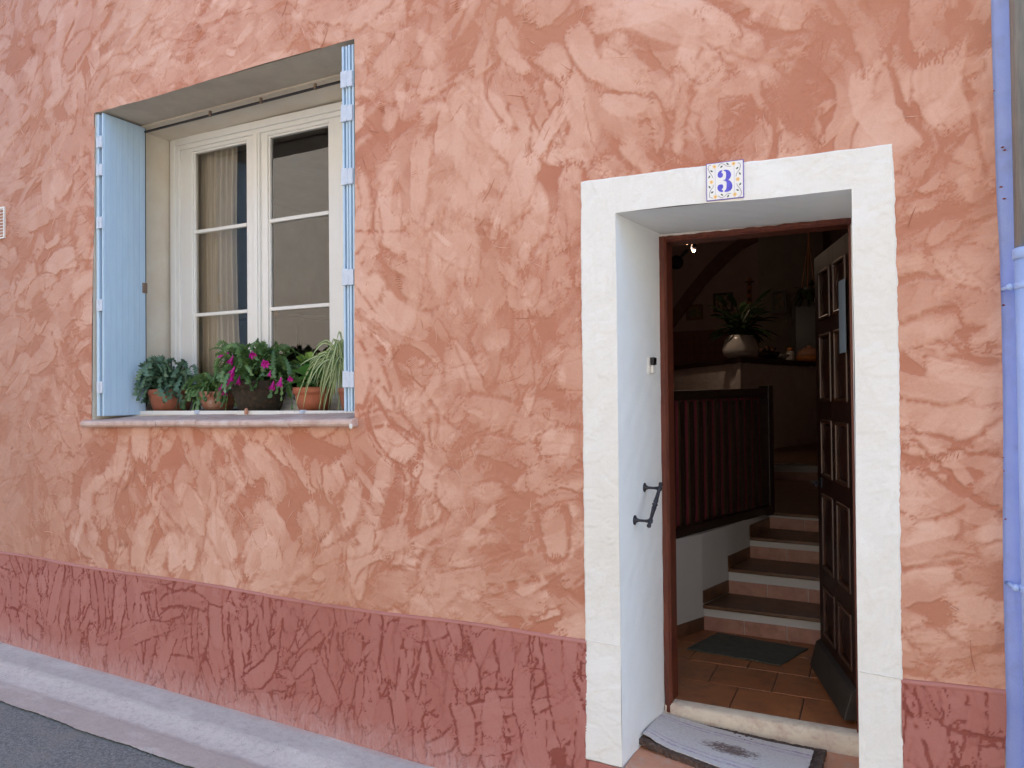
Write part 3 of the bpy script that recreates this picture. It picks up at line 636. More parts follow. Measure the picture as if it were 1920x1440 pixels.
# ================================================================== POTTED PLANTS ON THE SILL
PY = .375
def pot(parent, c, r0_, r1_, h, m_, rimh=.03, rimw=.008):
    b = MB(); b.lathe([(r0_, 0), (r0_+(r1_-r0_)*.5, h*.45), (r1_-rimw, h-rimh-.004), (r1_-rimw*.8, h-rimh), (r1_, h-rimh+.003), (r1_+.002, h-.004), (r1_-.002, h), (r1_-.014, h), (r1_-.018, h-.02), (r1_-.02, h-.03)], c, 32)
    b.build('pot', M[m_], parent, smooth=True)
    s = MB(); s.lathe([(r1_-.019, h-.034), (r1_-.05, h-.024), (.01, h-.018)], c, 16); s.build('soil', M['soil'], parent, smooth=True)
def saucer(parent, c, r, m_='terracotta2'):
    b = MB(); b.lathe([(r*.8, 0), (r, .012), (r+.002, .016), (r-.006, .016), (r*.8, .006)], c, 32); b.build('saucer', M[m_], parent, smooth=True)
def cactus_stem(base, az, reach, rise, drop, seg, wid, rng):
    "a chain of flattened notched joints arching out and down"
    mb = MB(); d = Vector((math.cos(az), math.sin(az), 0)); side = Vector((-d.y, d.x, 0))
    n_ = max(3, int((reach+rise+drop*.7)/seg)); pts = []; wig = rng.uniform(-.09, .09)
    for i in range(n_*2+1):
        t = i/(n_*2)
        pts.append(Vector(base)+d*(reach*(1-(1-t)**1.6))+Vector((0, 0, rise*math.sin(min(1, t*1.25)*math.pi/2)-drop*t**2.4))+side*wig*(t*t)+side*.010*math.sin(t*5+az*3))
    rot = rng.uniform(-1.3, 1.3)
    for i in range(n_):
        a, b = pts[2*i], pts[2*i+2]; ax = (b-a).normalized(); L = (b-a).length
        up = side.cross(ax).normalized(); s = (side*math.cos(rot)+up*math.sin(rot)); nn = s.cross(ax).normalized(); rot += rng.uniform(-.45, .45)
        ww = wid*(.75 if i == 0 else 1)*rng.uniform(.85, 1.1)
        out = [(0, -.18), (.22, -.55), (.38, -.42), (.55, -1.), (.72, -.85), (.88, -1.02), (1.0, -.45), (1.02, 0), (1.0, .45), (.88, 1.02), (.72, .85), (.55, 1.), (.38, .42), (.22, .55), (0, .18)]
        vs = [a+ax*L*u_*1.06+s*ww*v_*.5 for u_, v_ in out]; cen = [a+ax*L*.25+nn*.0022, a+ax*L*.75+nn*.0026]
        k = len(vs); vs += cen
        fs = [(j, j+1, k+(0 if out[j][0] < .5 else 1)) for j in range(k-1)]+[(k, k+1, 3), (k, 11, k+1)]
        mb.add(vs, fs)
        vs2 = [v-nn*.0016 for v in vs[:k]]; mb.add(vs2, [tuple(range(k-1, -1, -1))])
    return mb, pts[-1]
def flower(parent, tip, d, s=1.0):
    mb = MB(); d = Vector(d).normalized(); a = d.orthogonal().normalized(); c = d.cross(a)
    for ring, (n_, o0, ln, sp) in enumerate(((5, 0, .030, .007), (6, .014, .026, .014), (7, .026, .022, .018))):
        for k in range(n_):
            t = 2*math.pi*k/n_+ring*.6; rd = a*math.cos(t)+c*math.sin(t); tg = d.cross(rd)
            p = tip+d*o0*s
            mb.add([p+rd*.003*s, p+d*ln*.5*s+rd*sp*.8*s+tg*.006*s, p+d*ln*s+rd*sp*1.2*s, p+d*ln*.5*s+rd*sp*.8*s-tg*.006*s], [(0, 1, 2, 3)])
    mb.tube([tip-d*.004, tip+d*.03*s], [.004*s, .005*s], 6)
    return mb.build('flower', M['magenta'], parent)
def cactus(root, c, h, n_, spread, m_, seed, seg=.033, wid=.026, zr_=(.04, .13), dropr=(.08, .2), bias=0, flowers=0, flw=None):
    rng = random.Random(seed); ends = []
    for i in range(n_):
        az = rng.uniform(0, 2*math.pi)
        if math.sin(az) > .2 and rng.random() < .7: az = -az          # little room towards the panes
        rch = rng.uniform(.3, 1)*spread*(1 if math.sin(az) < .3 else .5)
        drp = rng.uniform(*dropr)*(.35+rch/spread*.75)
        if math.sin(az) < -.4: rch *= .72; drp *= .72
        base = Vector((c[0]+rng.uniform(-.035, .035), c[1]+rng.uniform(-.03, .03), c[2]+h-.012))
        mb, tip = cactus_stem(base, az, rch, rng.uniform(*zr_), drp, seg, wid, rng)
        mb.build('stem', M[m_], root)
        ends.append((tip, az))
    return ends
# 1 blue-green holiday cactus, left
c = at(321, 768, PY); c.z = 1.618; wpx = (at(350, 740, PY).x-at(293, 740, PY).x)/2
p1 = thing('potted_plant', 'bushy blue-green flat-stemmed cactus in a plain terracotta pot, leftmost on the window sill', 'potted plant', c, 'potted plants on the window sill')
h1 = at(321, 736, PY).z-c.z; pot(p1, c, .100, wpx, h1+.02, 'terracotta'); saucer(p1, c-Vector((-.03, 0, .004)), .118, 'moss_pot')
cactus(p1, c, h1+.02, 150, .275, 'cactus_bl', 21, seg=.034, wid=.036, zr_=(.05, .25), dropr=(.07, .24))
# 2 small one with crusted pot
c = at(409, 766, PY); c.z = 1.632
p2 = thing('potted_plant', 'small green drooping cactus in a lime-crusted terracotta pot on a dark saucer', 'potted plant', c-Vector((0, 0, .012)), 'potted plants on the window sill')
h2 = at(409, 737, PY).z-c.z; saucer(p2, c-Vector((0, 0, .012)), .128, 'moss_pot'); pot(p2, c, .082, (at(434, 740, PY).x-at(383, 740, PY).x)/2, h2+.01, 'terracotta2', .035)
cactus(p2, c, h2+.01, 105, .23, 'cactus_gr', 23, seg=.030, wid=.022, zr_=(.02, .16), dropr=(.06, .19))
# 3 the big flowering one
c = at(487, 766, PY); c.z = 1.620
p3 = thing('potted_plant', 'large flowering cactus with magenta blooms in a mossy dark brown pot', 'potted plant', c, 'potted plants on the window sill')
h3 = at(487, 714, PY).z-c.z; pot(p3, c, .112, (at(525, 718, PY).x-at(445, 718, PY).x)/2, h3, 'moss_pot', .05, .014)
e3 = cactus(p3, c, h3, 230, .35, 'cactus_gr', 31, seg=.033, wid=.028, zr_=(.04, .27), dropr=(.04, .24))
for (px, py, dy, dx_, s) in ((428, 662, -.10, -1, 1.5), (437, 668, -.12, -.3, 1.3), (440, 688, -.14, -.3, 1.4), (436, 700, -.14, .1, 1.5), (432, 712, -.13, 0, 1.2), (449, 706, -.12, 0, 1.2), (416, 720, -.1, 0, 1.1), (423, 728, -.1, .1, 1.1), (473, 660, -.13, .4, 1.3), (494, 676, -.16, .5, 1.5), (507, 696, -.15, 0, .8), (513, 716, -.14, 0, 1.2), (527, 709, -.12, 0, 1.3), (543, 706, -.1, .4, 1.0)):
    q = at(px, py, PY+dy-.05); flower(p3, q, (dx_, -.35, -1 if abs(dx_) < .4 else -.3), s*.82)
# 4 broad leaves
c = at(589, 763, PY); c.z = 1.620
p4 = thing('potted_plant', 'broad-leaved green plant in a bright orange terracotta pot, right of the flowering cactus', 'potted plant', c, 'potted plants on the window sill')
h4 = at(589, 726, PY).z-c.z; pot(p4, c, .080, (at(616, 730, PY).x-at(556, 730, PY).x)/2, h4, 'bright_pot', .038, .012); saucer(p4, c+Vector((.05, 0, -.006)), .10, 'moss_pot')
def broad(parent, base, tip, w_, m_, droop=.02, name='leaf'):
    base, tip = Vector(base), Vector(tip); d = tip-base; L = d.length; ax = d.normalized(); s = ax.cross(Vector((0, 0, 1))).normalized()
    if s.length < .1: s = Vector((1, 0, 0))
    s = (s+Vector((0, 0, .5))*random.uniform(-.6, .6)).normalized(); nn = s.cross(ax).normalized()
    mb = MB(); vs = []; st = (0, .12, .3, .5, .7, .88, 1.0); wd = (.06, .55, .92, 1., .86, .5, .02)
    for t, ww in zip(st, wd):
        cpt = base+ax*L*t-Vector((0, 0, droop*t*t)); vs += [cpt-s*w_*ww*.5+nn*.10*w_*ww, cpt-nn*.04*w_, cpt+s*w_*ww*.5+nn*.10*w_*ww]
    fs = []
    for i in range(len(st)-1):
        for j in range(2): fs.append((3*i+j, 3*i+j+1, 3*i+j+4, 3*i+j+3))
    mb.add(vs, fs); return mb.build(name, M[m_], parent, smooth=True)
rng = random.Random(5)
for (px, py, w_, dy, m_) in ((545, 690, .075, -.10, 'broad'), (556, 705, .08, -.14, 'broad'), (560, 722, .085, -.12, 'broad'), (575, 668, .06, 0, 'broad'), (585, 690, .09, -.12, 'broad'), (600, 680, .08, -.05, 'broad'), (572, 680, .10, -.12, 'broad'), (595, 705, .09, -.10, 'broad'), (580, 716, .085, -.14, 'broad'), (612, 700, .07, -.03, 'broad'), (553, 678, .06, .0, 'broad'), (536, 716, .05, -.12, 'broad'),
        (562, 660, .035, .03, 'lime'), (575, 656, .04, .03, 'lime'), (584, 655, .035, 0, 'lime'), (570, 666, .04, 0, 'lime'), (590, 664, .035, .02, 'lime'), (555, 664, .03, .02, 'lime'), (602, 662, .06, .05, 'broad'), (608, 672, .07, .03, 'broad')):
    tip = at(px, py, PY+dy); b0 = c+Vector((rng.uniform(-.03, .05), rng.uniform(-.03, .03), h4))
    bs = tip.lerp(b0, .52 if m_ == 'broad' else .30); bs.z += .01
    broad(p4, bs, tip, w_*1.1, m_, .012)
    st_ = MB(); st_.tube([b0, b0.lerp(bs, .6)+Vector((0, 0, .012)), bs], .0025, 5); st_.build('leaf_stalk', M['broad'], p4)
# 5 spider plant
c = at(668, 762, .39); c.z = 1.622
p5 = thing('potted_plant', 'spider plant with long cream-striped arching leaves hanging beside the right shutter', 'potted plant', c, 'potted plants on the window sill')
pot(p5, c, .07, .10, .13, 'terracotta')
def blade(parent, path, w_):
    mb = MB(); n_ = len(path)
    for i, p in enumerate(path):
        d = (path[min(i+1, n_-1)]-path[max(i-1, 0)]).normalized(); s = d.cross(Vector((.3, -1, .2))).normalized(); nn = s.cross(d)
        ww = w_*math.sin(min(1, .25+i/(n_-1)*1.2)*math.pi/2)*(1-(i/(n_-1))**3*.95)
        mb.v += [tuple(p-s*ww*.5+nn*ww*.15), tuple(p-s*ww*.18), tuple(p+s*ww*.18), tuple(p+s*ww*.5+nn*ww*.15)]
    for i in range(n_-1):
        for j in range(3): mb.f.append((4*i+j, 4*i+j+1, 4*i+j+5, 4*i+j+4)); mb.mi.append(1 if j == 1 else 0)
    return mb.build('leaf', [M['spider_g'], M['spider_w']], parent, smooth=True)
rng = random.Random(13)
for i in range(115):
    b0 = at(652, 690, .36)+Vector((rng.uniform(-.03, .02), rng.uniform(-.04, .04), rng.uniform(-.03, .03)))
    dirx = -rng.uniform(.02, 1); diry = rng.uniform(-.7, .3); ln = rng.uniform(.12, .36)
    rise = rng.uniform(.02, .16); dr = rng.uniform(.05, .42)
    if dirx > -.35: rise += .08*rng.random()
    pth = []
    for k in range(10):
        t = k/9; pth.append(b0+Vector((dirx*ln*.78*(1-(1-t)**1.5), diry*ln*.6*t, rise*math.sin(min(1, t*1.7)*math.pi/2)-dr*max(0, t-.28)**1.45*1.3)))
    blade(p5, pth, rng.uniform(.010, .016))

# ================================================================== DOORWAY
df = thing('door_frame', 'narrow red-brown wooden door frame set at the back of the white reveal', 'door frame', (-.48, .5, .29))
def wobbar(x0, x1, y0, y1, z0, z1, vert=True):
    mb = MB(); n_ = 36; v = []; rr = .010
    for i in range(n_+1):
        t = i/n_; wv = .0016*math.sin(i*1.9)+.0012*math.sin(i*.77+1)
        if vert: z = z0+(z1-z0)*t; ring = [(x0+wv, y0), (x1-rr, y0-.003), (x1, y0+rr), (x1, y1), (x0, y1)]; v += [(a, b, z) for a, b in ring]
        else: x = x0+(x1-x0)*t; ring = [(z1+wv, y0), (z0+rr, y0-.003), (z0, y0+rr), (z0, y1), (z1, y1)]; v += [(x, b, a) for a, b in ring]
    f = [(5*i+j, 5*i+(j+1) % 5, 5*(i+1)+(j+1) % 5, 5*(i+1)+j) for i in range(n_) for j in range(5)]+[(4, 3, 2, 1, 0), tuple(5*n_+j for j in range(5))]
    mb.add(v, f); return mb
wobbar(-.884, -.852, .468, .585, .258, 2.421).build('jamb', M['frame_wood'], df)
wobbar(-.852, -.080, .470, .583, 2.396, 2.420, False).build('head', M['frame_wood'], df)
b = MB(); b.box((-.092, .50, .29), (-.080, .585, 2.396)); b.build('jamb', M['frame_wood'], df)
th = MB(); v = []; n_ = 40
for i in range(n_+1):
    x = -.884+(.884-.083)*i/n_; wz = .0015*math.sin(i*1.3)+.001*math.sin(i*2.9)
    v += [(x, .468+wz, .18), (x, .466+wz, .286+wz), (x, .476, .296+wz), (x, .530, .297)]
th.add(v, [(4*i+j, 4*(i+1)+j, 4*(i+1)+j+1, 4*i+j+1) for i in range(n_) for j in range(3)])
th.build('threshold', M['thresh'], house, smooth=True)
# outer step tiles
stp = MB(); stp.box((-.932, -.030, -.3), (-.075, .47, .195)); st_o = stp.build('door_step', M['grout'], house)
for (a, b_) in ((-.925, -.62), (-.614, -.312), (-.306, -.078)):
    for (ya, yb) in ((-.045, .215), (.221, .467)):
        t = MB(); lx = a if a > -.9 or ya < 0 else -.905
        t.box((lx, ya, .196), (b_, yb, .213+.001*random.random())); t.build('tile', M['steptile'], st_o, bevel=.004)
# doormat of coir and the rug on it
def patch(c4, nx, ny, zf, uvs=True):
    vs = []; 
    for i in range(nx+1):
        for j in range(ny+1):
            u, v_ = i/nx, j/ny
            p = Vector(c4[0]).lerp(Vector(c4[1]), u).lerp(Vector(c4[3]).lerp(Vector(c4[2]), u), v_)
            vs.append((p.x, p.y, p.z+zf(u, v_)))
    return vs
def mat_obj(name, c4, zf, thick, material, nx=60, ny=30, ragged=.004, seed=1):
    rg = random.Random(seed); vs = patch(c4, nx, ny, zf)
    idx = lambda i, j: i*(ny+1)+j
    for i in range(nx+1):
        for j in range(ny+1):
            if i in (0, nx) or j in (0, ny): x, y, z = vs[idx(i, j)]; vs[idx(i, j)] = (x+rg.uniform(-ragged, ragged), y+rg.uniform(-ragged, ragged), z)
    n0 = len(vs); vb = [(x, y, z-thick) for x, y, z in vs]
    fs = [(idx(i, j), idx(i+1, j), idx(i+1, j+1), idx(i, j+1)) for i in range(nx) for j in range(ny)]
    fs += [(n0+idx(i, j), n0+idx(i, j+1), n0+idx(i+1, j+1), n0+idx(i+1, j)) for i in range(nx) for j in range(ny)]
    for i in range(nx): fs += [(idx(i, 0), n0+idx(i, 0), n0+idx(i+1, 0), idx(i+1, 0)), (idx(i+1, ny), n0+idx(i+1, ny), n0+idx(i, ny), idx(i, ny))]
    for j in range(ny): fs += [(idx(0, j+1), n0+idx(0, j+1), n0+idx(0, j), idx(0, j)), (idx(nx, j), n0+idx(nx, j), n0+idx(nx, j+1), idx(nx, j+1))]
    mb = MB(); mb.add(vs+vb, fs); o = mb.build(name, material, None, smooth=False)
    uv = o.data.uv_layers.new(name='UVMap'); nl = len(o.data.loops); a = np.zeros(nl, np.int32); o.data.loops.foreach_get('vertex_index', a); a = a % n0
    uvv = np.stack([(a//(ny+1))/nx, (a % (ny+1))/ny], 1).astype(np.float32); uv.data.foreach_set('uv', uvv.ravel())
    return o
zc = lambda u, v_: .016*max(0, 1-u*5)*(1-v_)+.012*v_*math.exp(-((u-.02)/.18)**2)+.002*math.sin(u*9+v_*4)
o = mat_obj('doormat', [(-.915, .165, .238), (-.232, -.02, .238), (-.205, .418, .238), (-.900, .458, .238)], lambda u, v_: zc(u, v_)+.0035*math.sin(u*88)*math.sin(v_*60), .023, M['rubber'], 110, 50, .004)
tag(o, 'thick brown coir doormat lying on the door step under the pale rug', 'doormat')
o = mat_obj('woven_rug', [(-.905, .185, .245), (-.268, .005, .245), (-.250, .372, .245), (-.893, .455, .245)], lambda u, v_: zc(u, v_)+.012*math.exp(-(u/.08)**2)*(1-v_)-.001+.0035*math.sin(u*7+1)*v_, .003, M['rug'], 70, 34, .0018, 4)
tag(o, 'thin pale lilac woven rug with a brown central figure, laid over the coir doormat', 'rug')
# bell push
bl = thing('door_bell', 'small white bell push with a black top on the left side of the door reveal', 'bell', (-.895, .34, 1.82))
jn = Vector((.995, -.11, 0)); jt_ = Vector((.10, .49, 0)).normalized()
def jp(Y, z, off=0): return Vector((-.935+(Y+.008)*.0985, Y, z))+jn*off
def jbox(mb, ya, yb, za, zb, t0, t1): return mb.hexa([jp(ya, za, t0), jp(yb, za, t0), jp(yb, za, t1), jp(ya, za, t1)], [jp(ya, zb, t0), jp(yb, zb, t0), jp(yb, zb, t1), jp(ya, zb, t1)])
jbox(MB(), .315, .375, 1.788, 1.864, 0, .010).build('base', M['ivory'], bl, bevel=.003)
jbox(MB(), .328, .366, 1.792, 1.828, .010, .024).build('button', M['ivory'], bl, bevel=.004)
jbox(MB(), .326, .368, 1.829, 1.862, .010, .026).build('cap', M['black'], bl, bevel=.003)
# iron pull handle, fixed aslant on the left jamb
hd = thing('grab_handle', 'black wrought iron grab handle fixed aslant on the white left door reveal', 'handle', (-.9, .2, 1.23))
P1 = jp(.150, 1.172); P2 = jp(.262, 1.296)
for P in (P1, P2):
    b = MB(); b.tube([P-jn*.002, P+jn*.003, P+jn*.006, P+jn*.02, P+jn*.045, P+jn*.062, P+jn*.07], [.021, .021, .012, .006, .0055, .008, .009], 12); b.build('standoff', M['iron'], hd, smooth=True)
Ga = P1+jn*.070; Gb = P2+jn*.070; gd = (Gb-Ga).normalized(); L = (Gb-Ga).length
pr = [(-.030, .004), (-.026, .009), (-.018, .009), (-.012, .006), (-.004, .011), (.006, .011), (.014, .007), (L*.3, .0085), (L*.42, .0105), (L*.46, .008), (L*.5, .013), (L*.54, .008), (L*.58, .0105), (L*.7, .0085), (L-.014, .007), (L-.006, .011), (L+.004, .011), (L+.012, .006), (L+.018, .009), (L+.026, .009), (L+.030, .004)]
b = MB(); b.tube([Ga+gd*t for t, _ in pr], [r for _, r in pr], 14); b.build('grip', M['iron'], hd, smooth=True)

# ------------------------------------------------------------------ number tile
nt_ = thing('house_number_tile', 'ceramic house number tile with a blue 3 and a yellow flower border over the door', 'number tile', (-.5005, -.012, 2.505))
TW, TH = .1385, .1435; TO = Vector((-.5697, -.0125, 2.4345))
ux = Vector((1, 0, -.015)); uz = Vector((.003, 0, 1)); ny = Vector((0, -1, 0))
def TP(u, v_): return TO+ux*(u*TW)+uz*((1-v_)*TH)
def ppoly(pts, off, th_): return MB().hexa([TP(u, v_)+ny*off for u, v_ in pts], [TP(u, v_)+ny*(off+th_) for u, v_ in pts])
ppoly([(0, 1), (1, 1), (1, 0), (0, 0)], -.006, .0085).build('border', M['enline'], nt_, bevel=.0006)
for a, b_ in ((.022, .24), (.246, .748), (.754, .978)): ppoly([(a, .98), (b_, .98), (b_, .02), (a, .02)], .0024, .0006).build('glazed_tile', M['enamel'], nt_)
def zc_(x, y): u = (x-370)/1010; return (u, (y-(270-100*u))/995)
D1 = [(850,440),(930,435),(1000,460),(1040,520),(1050,580),(1030,640),(990,690),(970,705),(1020,730),(1060,780),(1080,850),(1070,920),(1030,980),(960,1015),(865,1022),(865,990),(905,960),(920,900),(925,800),(915,750),(890,730),(840,722),(835,712),(880,700),(905,660),(915,580),(910,510),(890,475),(850,465)]
D2 = [(808,445),(750,460),(700,510),(682,570),(690,620),(730,648),(780,645),(820,610),(830,565),(815,525),(785,510),(790,490),(808,485)]
D3 = [(825,835),(790,820),(740,825),(695,850),(672,900),(680,960),(720,1005),(770,1022),(825,1022),(825,980),(790,965),(795,945),(825,920),(832,880)]
dg = MB()
for Dp in (D1, D2, D3):
    pts = [zc_(*q) for q in Dp]; dg.hexa([TP(u, v_)+ny*.0028 for u, v_ in pts], [TP(u, v_)+ny*.0036 for u, v_ in pts])
dg.build('digit', M['enblue'], nt_)
FL = [(600,350),(1115,280),(510,760),(1225,690),(615,1150),(1140,1085)]
for q in FL:
    u, v_ = zc_(*q)
    for rr, off, m_ in ((.055, .0031, 'enpale'), (.040, .0034, 'enyel'), (.016, .0037, 'enyel2')):
        pts = [(u+rr*(1+.18*math.cos(5*t))*math.cos(t), v_+rr*(1+.18*math.cos(5*t))*math.sin(t)) for t in np.linspace(0, 2*math.pi, 30, endpoint=False)]
        ppoly(pts, .0026, off-.0026).build('flower', M[m_], nt_)
VN = [[(505,310),(440,330),(425,400),(470,510),(540,600),(545,650)],[(1220,265),(1280,270),(1300,340),(1270,440),(1190,540),(1175,620)],[(700,350),(740,290),(790,270),(860,295),(940,345),(1040,350)],[(560,830),(560,890),(490,970),(455,1060),(460,1160),(540,1190)],[(1190,800),(1210,850),(1290,950),(1320,1050),(1290,1130),(1235,1140)],[(690,1120),(740,1160),(800,1175),(860,1140),(930,1075),(1040,1060)]]
vn = MB()
for q in VN: vn.tube([TP(*zc_(*p_))+ny*.0032 for p_ in q], .0008, 5)
vn.build('vine', M['envine'], nt_)
LV = [(520,470,.6),(455,620,-1.1),(1210,400,-.6),(1280,545,1.0),(790,355,-.5),(955,285,.6),(460,890,1.0),(530,1030,-.5),(1285,820,-.9),(1215,975,.5),(795,1095,.6),(960,1130,-.8)]
for x, y, a in LV:
    u, v_ = zc_(x, y); pts = []
    for t in np.linspace(0, 2*math.pi, 14, endpoint=False):
        e = .040*math.cos(t); f = .022*math.sin(t)*(1-.3*abs(math.cos(t))); pts.append((u+e*math.cos(a)-f*math.sin(a), v_+e*math.sin(a)+f*math.cos(a)))
    ppoly(pts, .0027, .0009).build('leaf', M['engreen'], nt_)

# ================================================================== DOOR LEAF, open inwards
dl = thing('front_door', 'dark brown panelled wooden front door standing open inwards at the right of the doorway', 'door', (-.092, .545, .30))
hg = Vector((-.078, .545, 0)); fe = Vector((-.264, 1.200, 0)); dd_ = (fe-hg).normalized(); dn_ = Vector((-dd_.y, dd_.x, 0)); LW = (fe-hg).length
if dn_.x > 0: dn_ = -dn_
def DP(t, z, o=0): return hg+dd_*t+dn_*o+Vector((0, 0, z))
def dbox(t0, t1, z0, z1, o0, o1, mb=None):
    mb = mb or MB(); return mb.hexa([DP(t0, z0, o0), DP(t1, z0, o0), DP(t1, z0, o1), DP(t0, z0, o1)], [DP(t0, z1, o0), DP(t1, z1, o0), DP(t1, z1, o1), DP(t0, z1, o1)])
dbox(0, LW, .306, 2.383, -.045, -.010).build('leaf_core', M['door_wood'], dl, bevel=.003)
rows = [(.47, .70), (.78, 1.17), (1.26, 1.54), (1.63, 1.96), (2.03, 2.29)]
rows = [(.50, .745), (.83, 1.20), (1.285, 1.565), (1.655, 1.985), (2.055, 2.30)]
cols = [(.085, LW/2-.032), (LW/2+.032, LW-.085)]
fr2 = MB()
dbox(0, cols[0][0], .306, 2.383, -.010, .008, fr2); dbox(cols[1][1], LW, .306, 2.383, -.010, .008, fr2); dbox(cols[0][1], cols[1][0], .306, 2.383, -.010, .008, fr2)
zz = [.306]+[z for r_ in rows for z in r_]+[2.383]
for k in range(0, len(zz), 2):
    for c0, c1 in cols: dbox(c0, c1, zz[k], zz[k+1], -.010, .008, fr2)
fr2.build('stile_and_rail', M['door_wood'], dl, bevel=.002)
for (a, b_) in rows:
    for (c0, c1) in cols:
        mo = MB(); w_ = .018
        for q in ((c0, c0+w_, a, b_), (c1-w_, c1, a, b_), (c0+w_, c1-w_, a, a+w_), (c0+w_, c1-w_, b_-w_, b_)): dbox(*q, -.010, .014, mo)
        mo.build('moulding', M['door_mould'], dl, bevel=.006)
        cc = ((c0+c1)/2, (a+b_)/2); i0, i1, j0, j1 = c0+w_, c1-w_, a+w_, b_-w_
        pn = MB(); base = [DP(i0, j0, -.008), DP(i1, j0, -.008), DP(i1, j1, -.008), DP(i0, j1, -.008)]; mid = [DP(cc[0], j0+.01, .004), DP(i1-.006, cc[1], .004), DP(cc[0], j1-.01, .004), DP(i0+.006, cc[1], .004)]
        pn.add(base+mid+[DP(cc[0], cc[1], .018)], [(0, 1, 4), (1, 2, 5), (2, 3, 6), (3, 0, 7), (0, 4, 7), (1, 5, 4), (2, 6, 5), (3, 7, 6), (4, 5, 8), (5, 6, 8), (6, 7, 8), (7, 4, 8)])
        pn.build('panel', M['door_wood'], dl)
dr_ = MB(); dr_.hexa([DP(.02, .318, .008), DP(LW, .318, .008), DP(LW, .318, .062), DP(.02, .318, .062)], [DP(.02, .455, .008), DP(LW, .455, .008), DP(LW, .440, .030), DP(.02, .440, .030)]); dr_.build('drip_board', M['drip'], dl, bevel=.004)
dbox(LW-.10, LW-.05, 1.225, 1.275, .008, .014).build('lock_plate', M['iron'], dl)
b = MB(); b.tube([DP(LW-.075, 1.25, .012), DP(LW-.075, 1.25, .055)], .009, 8); b.tube([DP(LW-.075, 1.25, .05), DP(LW-.19, 1.25, .055)], .008, 8); b.build('lever', M['iron'], dl, smooth=True)
cdx = thing('letter_card', 'grey-blue card hanging on the inner face of the open front door', 'card', DP(.07, 2.0, .03))
dbox(.05, .145, 1.87, 2.185, .019, .023).build('sheet', M['paper'], cdx)

# ================================================================== INSIDE THE HALL
def S(mb, name, m_, par=None): return mb.build(name, M[m_], par, kind=None if par else 'structure')
FZ = .295
fl = MB(); fl.box((-1.4, .53, .20), (.33, 1.62, .285)); flo = S(fl, 'hall_floor', 'grout')
for r_ in range(4):
    y0 = .532+r_*.272; y1 = y0+.268; offx = -.905 if r_ % 2 == 0 else -1.05
    for k in range(-1, 5):
        xa = offx+k*.295; xb = xa+.290
        if xa > .33 or xb < -1.3: continue
        t = MB(); t.box((xa, y0, .285), (min(xb, .33), min(y1, 1.62), FZ+random.uniform(-.0008, .0008))); t.build('tile', M['terra'], flo, bevel=.003)
# low white wall carrying the balustrade
LW_ = [(-1.30, .84), (-1.15, 1.15), (-.947, 1.612), (-.855, 1.933), (-.775, 2.289), (-.695, 2.67)]
lw = MB()
for (a, b_) in zip(LW_[:-1], LW_[1:]):
    lw.slab([(a[0], a[1]), (b_[0], b_[1]), (b_[0]-.12, b_[1]+.03), (a[0]-.12, a[1]+.03)], .2, .862)
S(lw, 'stair_side_wall', 'stairwall')
sk = MB()
for (a, b_, z0) in ((LW_[0], LW_[2], FZ), (LW_[2], LW_[3], .45), (LW_[3], LW_[4], .60), (LW_[4], LW_[5], .742)):
    d = Vector((b_[0]-a[0], b_[1]-a[1], 0)).normalized(); n__ = Vector((d.y, -d.x, 0))*.008
    s = MB(); s.hexa([(a[0], a[1], z0), (b_[0], b_[1], z0), (b_[0]+n__.x, b_[1]+n__.y, z0), (a[0]+n__.x, a[1]+n__.y, z0)], [(a[0], a[1], z0+.075), (b_[0], b_[1], z0+.075), (b_[0]+n__.x, b_[1]+n__.y, z0+.075), (a[0]+n__.x, a[1]+n__.y, z0+.075)])
    sk.v and None
    s.build('skirting_tile', M['tread'], flo)
stc = thing('staircase', 'short flight of four brown tiled steps with pale risers rising behind the front door', 'staircase', (-.5, 2.1, FZ))
RS = [((-.944, 1.616), (.33, 1.580), FZ, .445), ((-.852, 1.933), (.33, 1.870), .445, .602), ((-.772, 2.289), (.33, 2.225), .602, .742), ((-.69, 2.67), (.33, 2.54), .742, .858)]
for i, (a, b_, z0, z1) in enumerate(RS):
    nxt = RS[i+1] if i < 3 else ((-.69, 2.72), (.33, 2.62), 0, 0)
    blk = MB(); blk.slab([a, b_, (nxt[1][0], nxt[1][1]+.02), (nxt[0][0], nxt[0][1]+.02)], z0-.02, z1-.022); blk.build('riser', M['stairwall'], stc)
    d = Vector((b_[0]-a[0], b_[1]-a[1], 0)); L = d.length; d.normalize(); n__ = Vector((d.y, -d.x, 0))
    zt = z0+(.078 if i else .080)
    for k in range(5):
        t0, t1 = k*.235+.002, min(L, (k+1)*.235-.002)
        q = [Vector((a[0], a[1], 0))+d*t0, Vector((a[0], a[1], 0))+d*t1]
        t = MB(); t.hexa([q[0]+Vector((0, 0, z0)), q[1]+Vector((0, 0, z0)), q[1]+n__*.008+Vector((0, 0, z0)), q[0]+n__*.008+Vector((0, 0, z0))], [q[0]+Vector((0, 0, zt)), q[1]+Vector((0, 0, zt)), q[1]+n__*.008+Vector((0, 0, zt)), q[0]+n__*.008+Vector((0, 0, zt))])
        t.build('riser_tile', M['riser'], stc)
    tr_ = MB(); o_ = n__*.018
    tr_.slab([(a[0]+o_.x, a[1]+o_.y), (b_[0]+o_.x, b_[1]+o_.y), (nxt[1][0], nxt[1][1]), (nxt[0][0], nxt[0][1])], z1-.022, z1)
    tr_.build('tread', M['tread'], stc, bevel=.004)
ld = MB(); ld.slab([(-.69, 2.705), (.33, 2.60), (.33, 4.95), (-1.1, 4.80)], .6, .848); S(ld, 'landing_floor', 'tread')
r4 = MB(); r4.slab([(-1.2, 4.79), (.33, 5.0), (.33, 5.15), (-1.2, 4.95)], .80, .99); S(r4, 'upper_step_wall', 'stairwall')
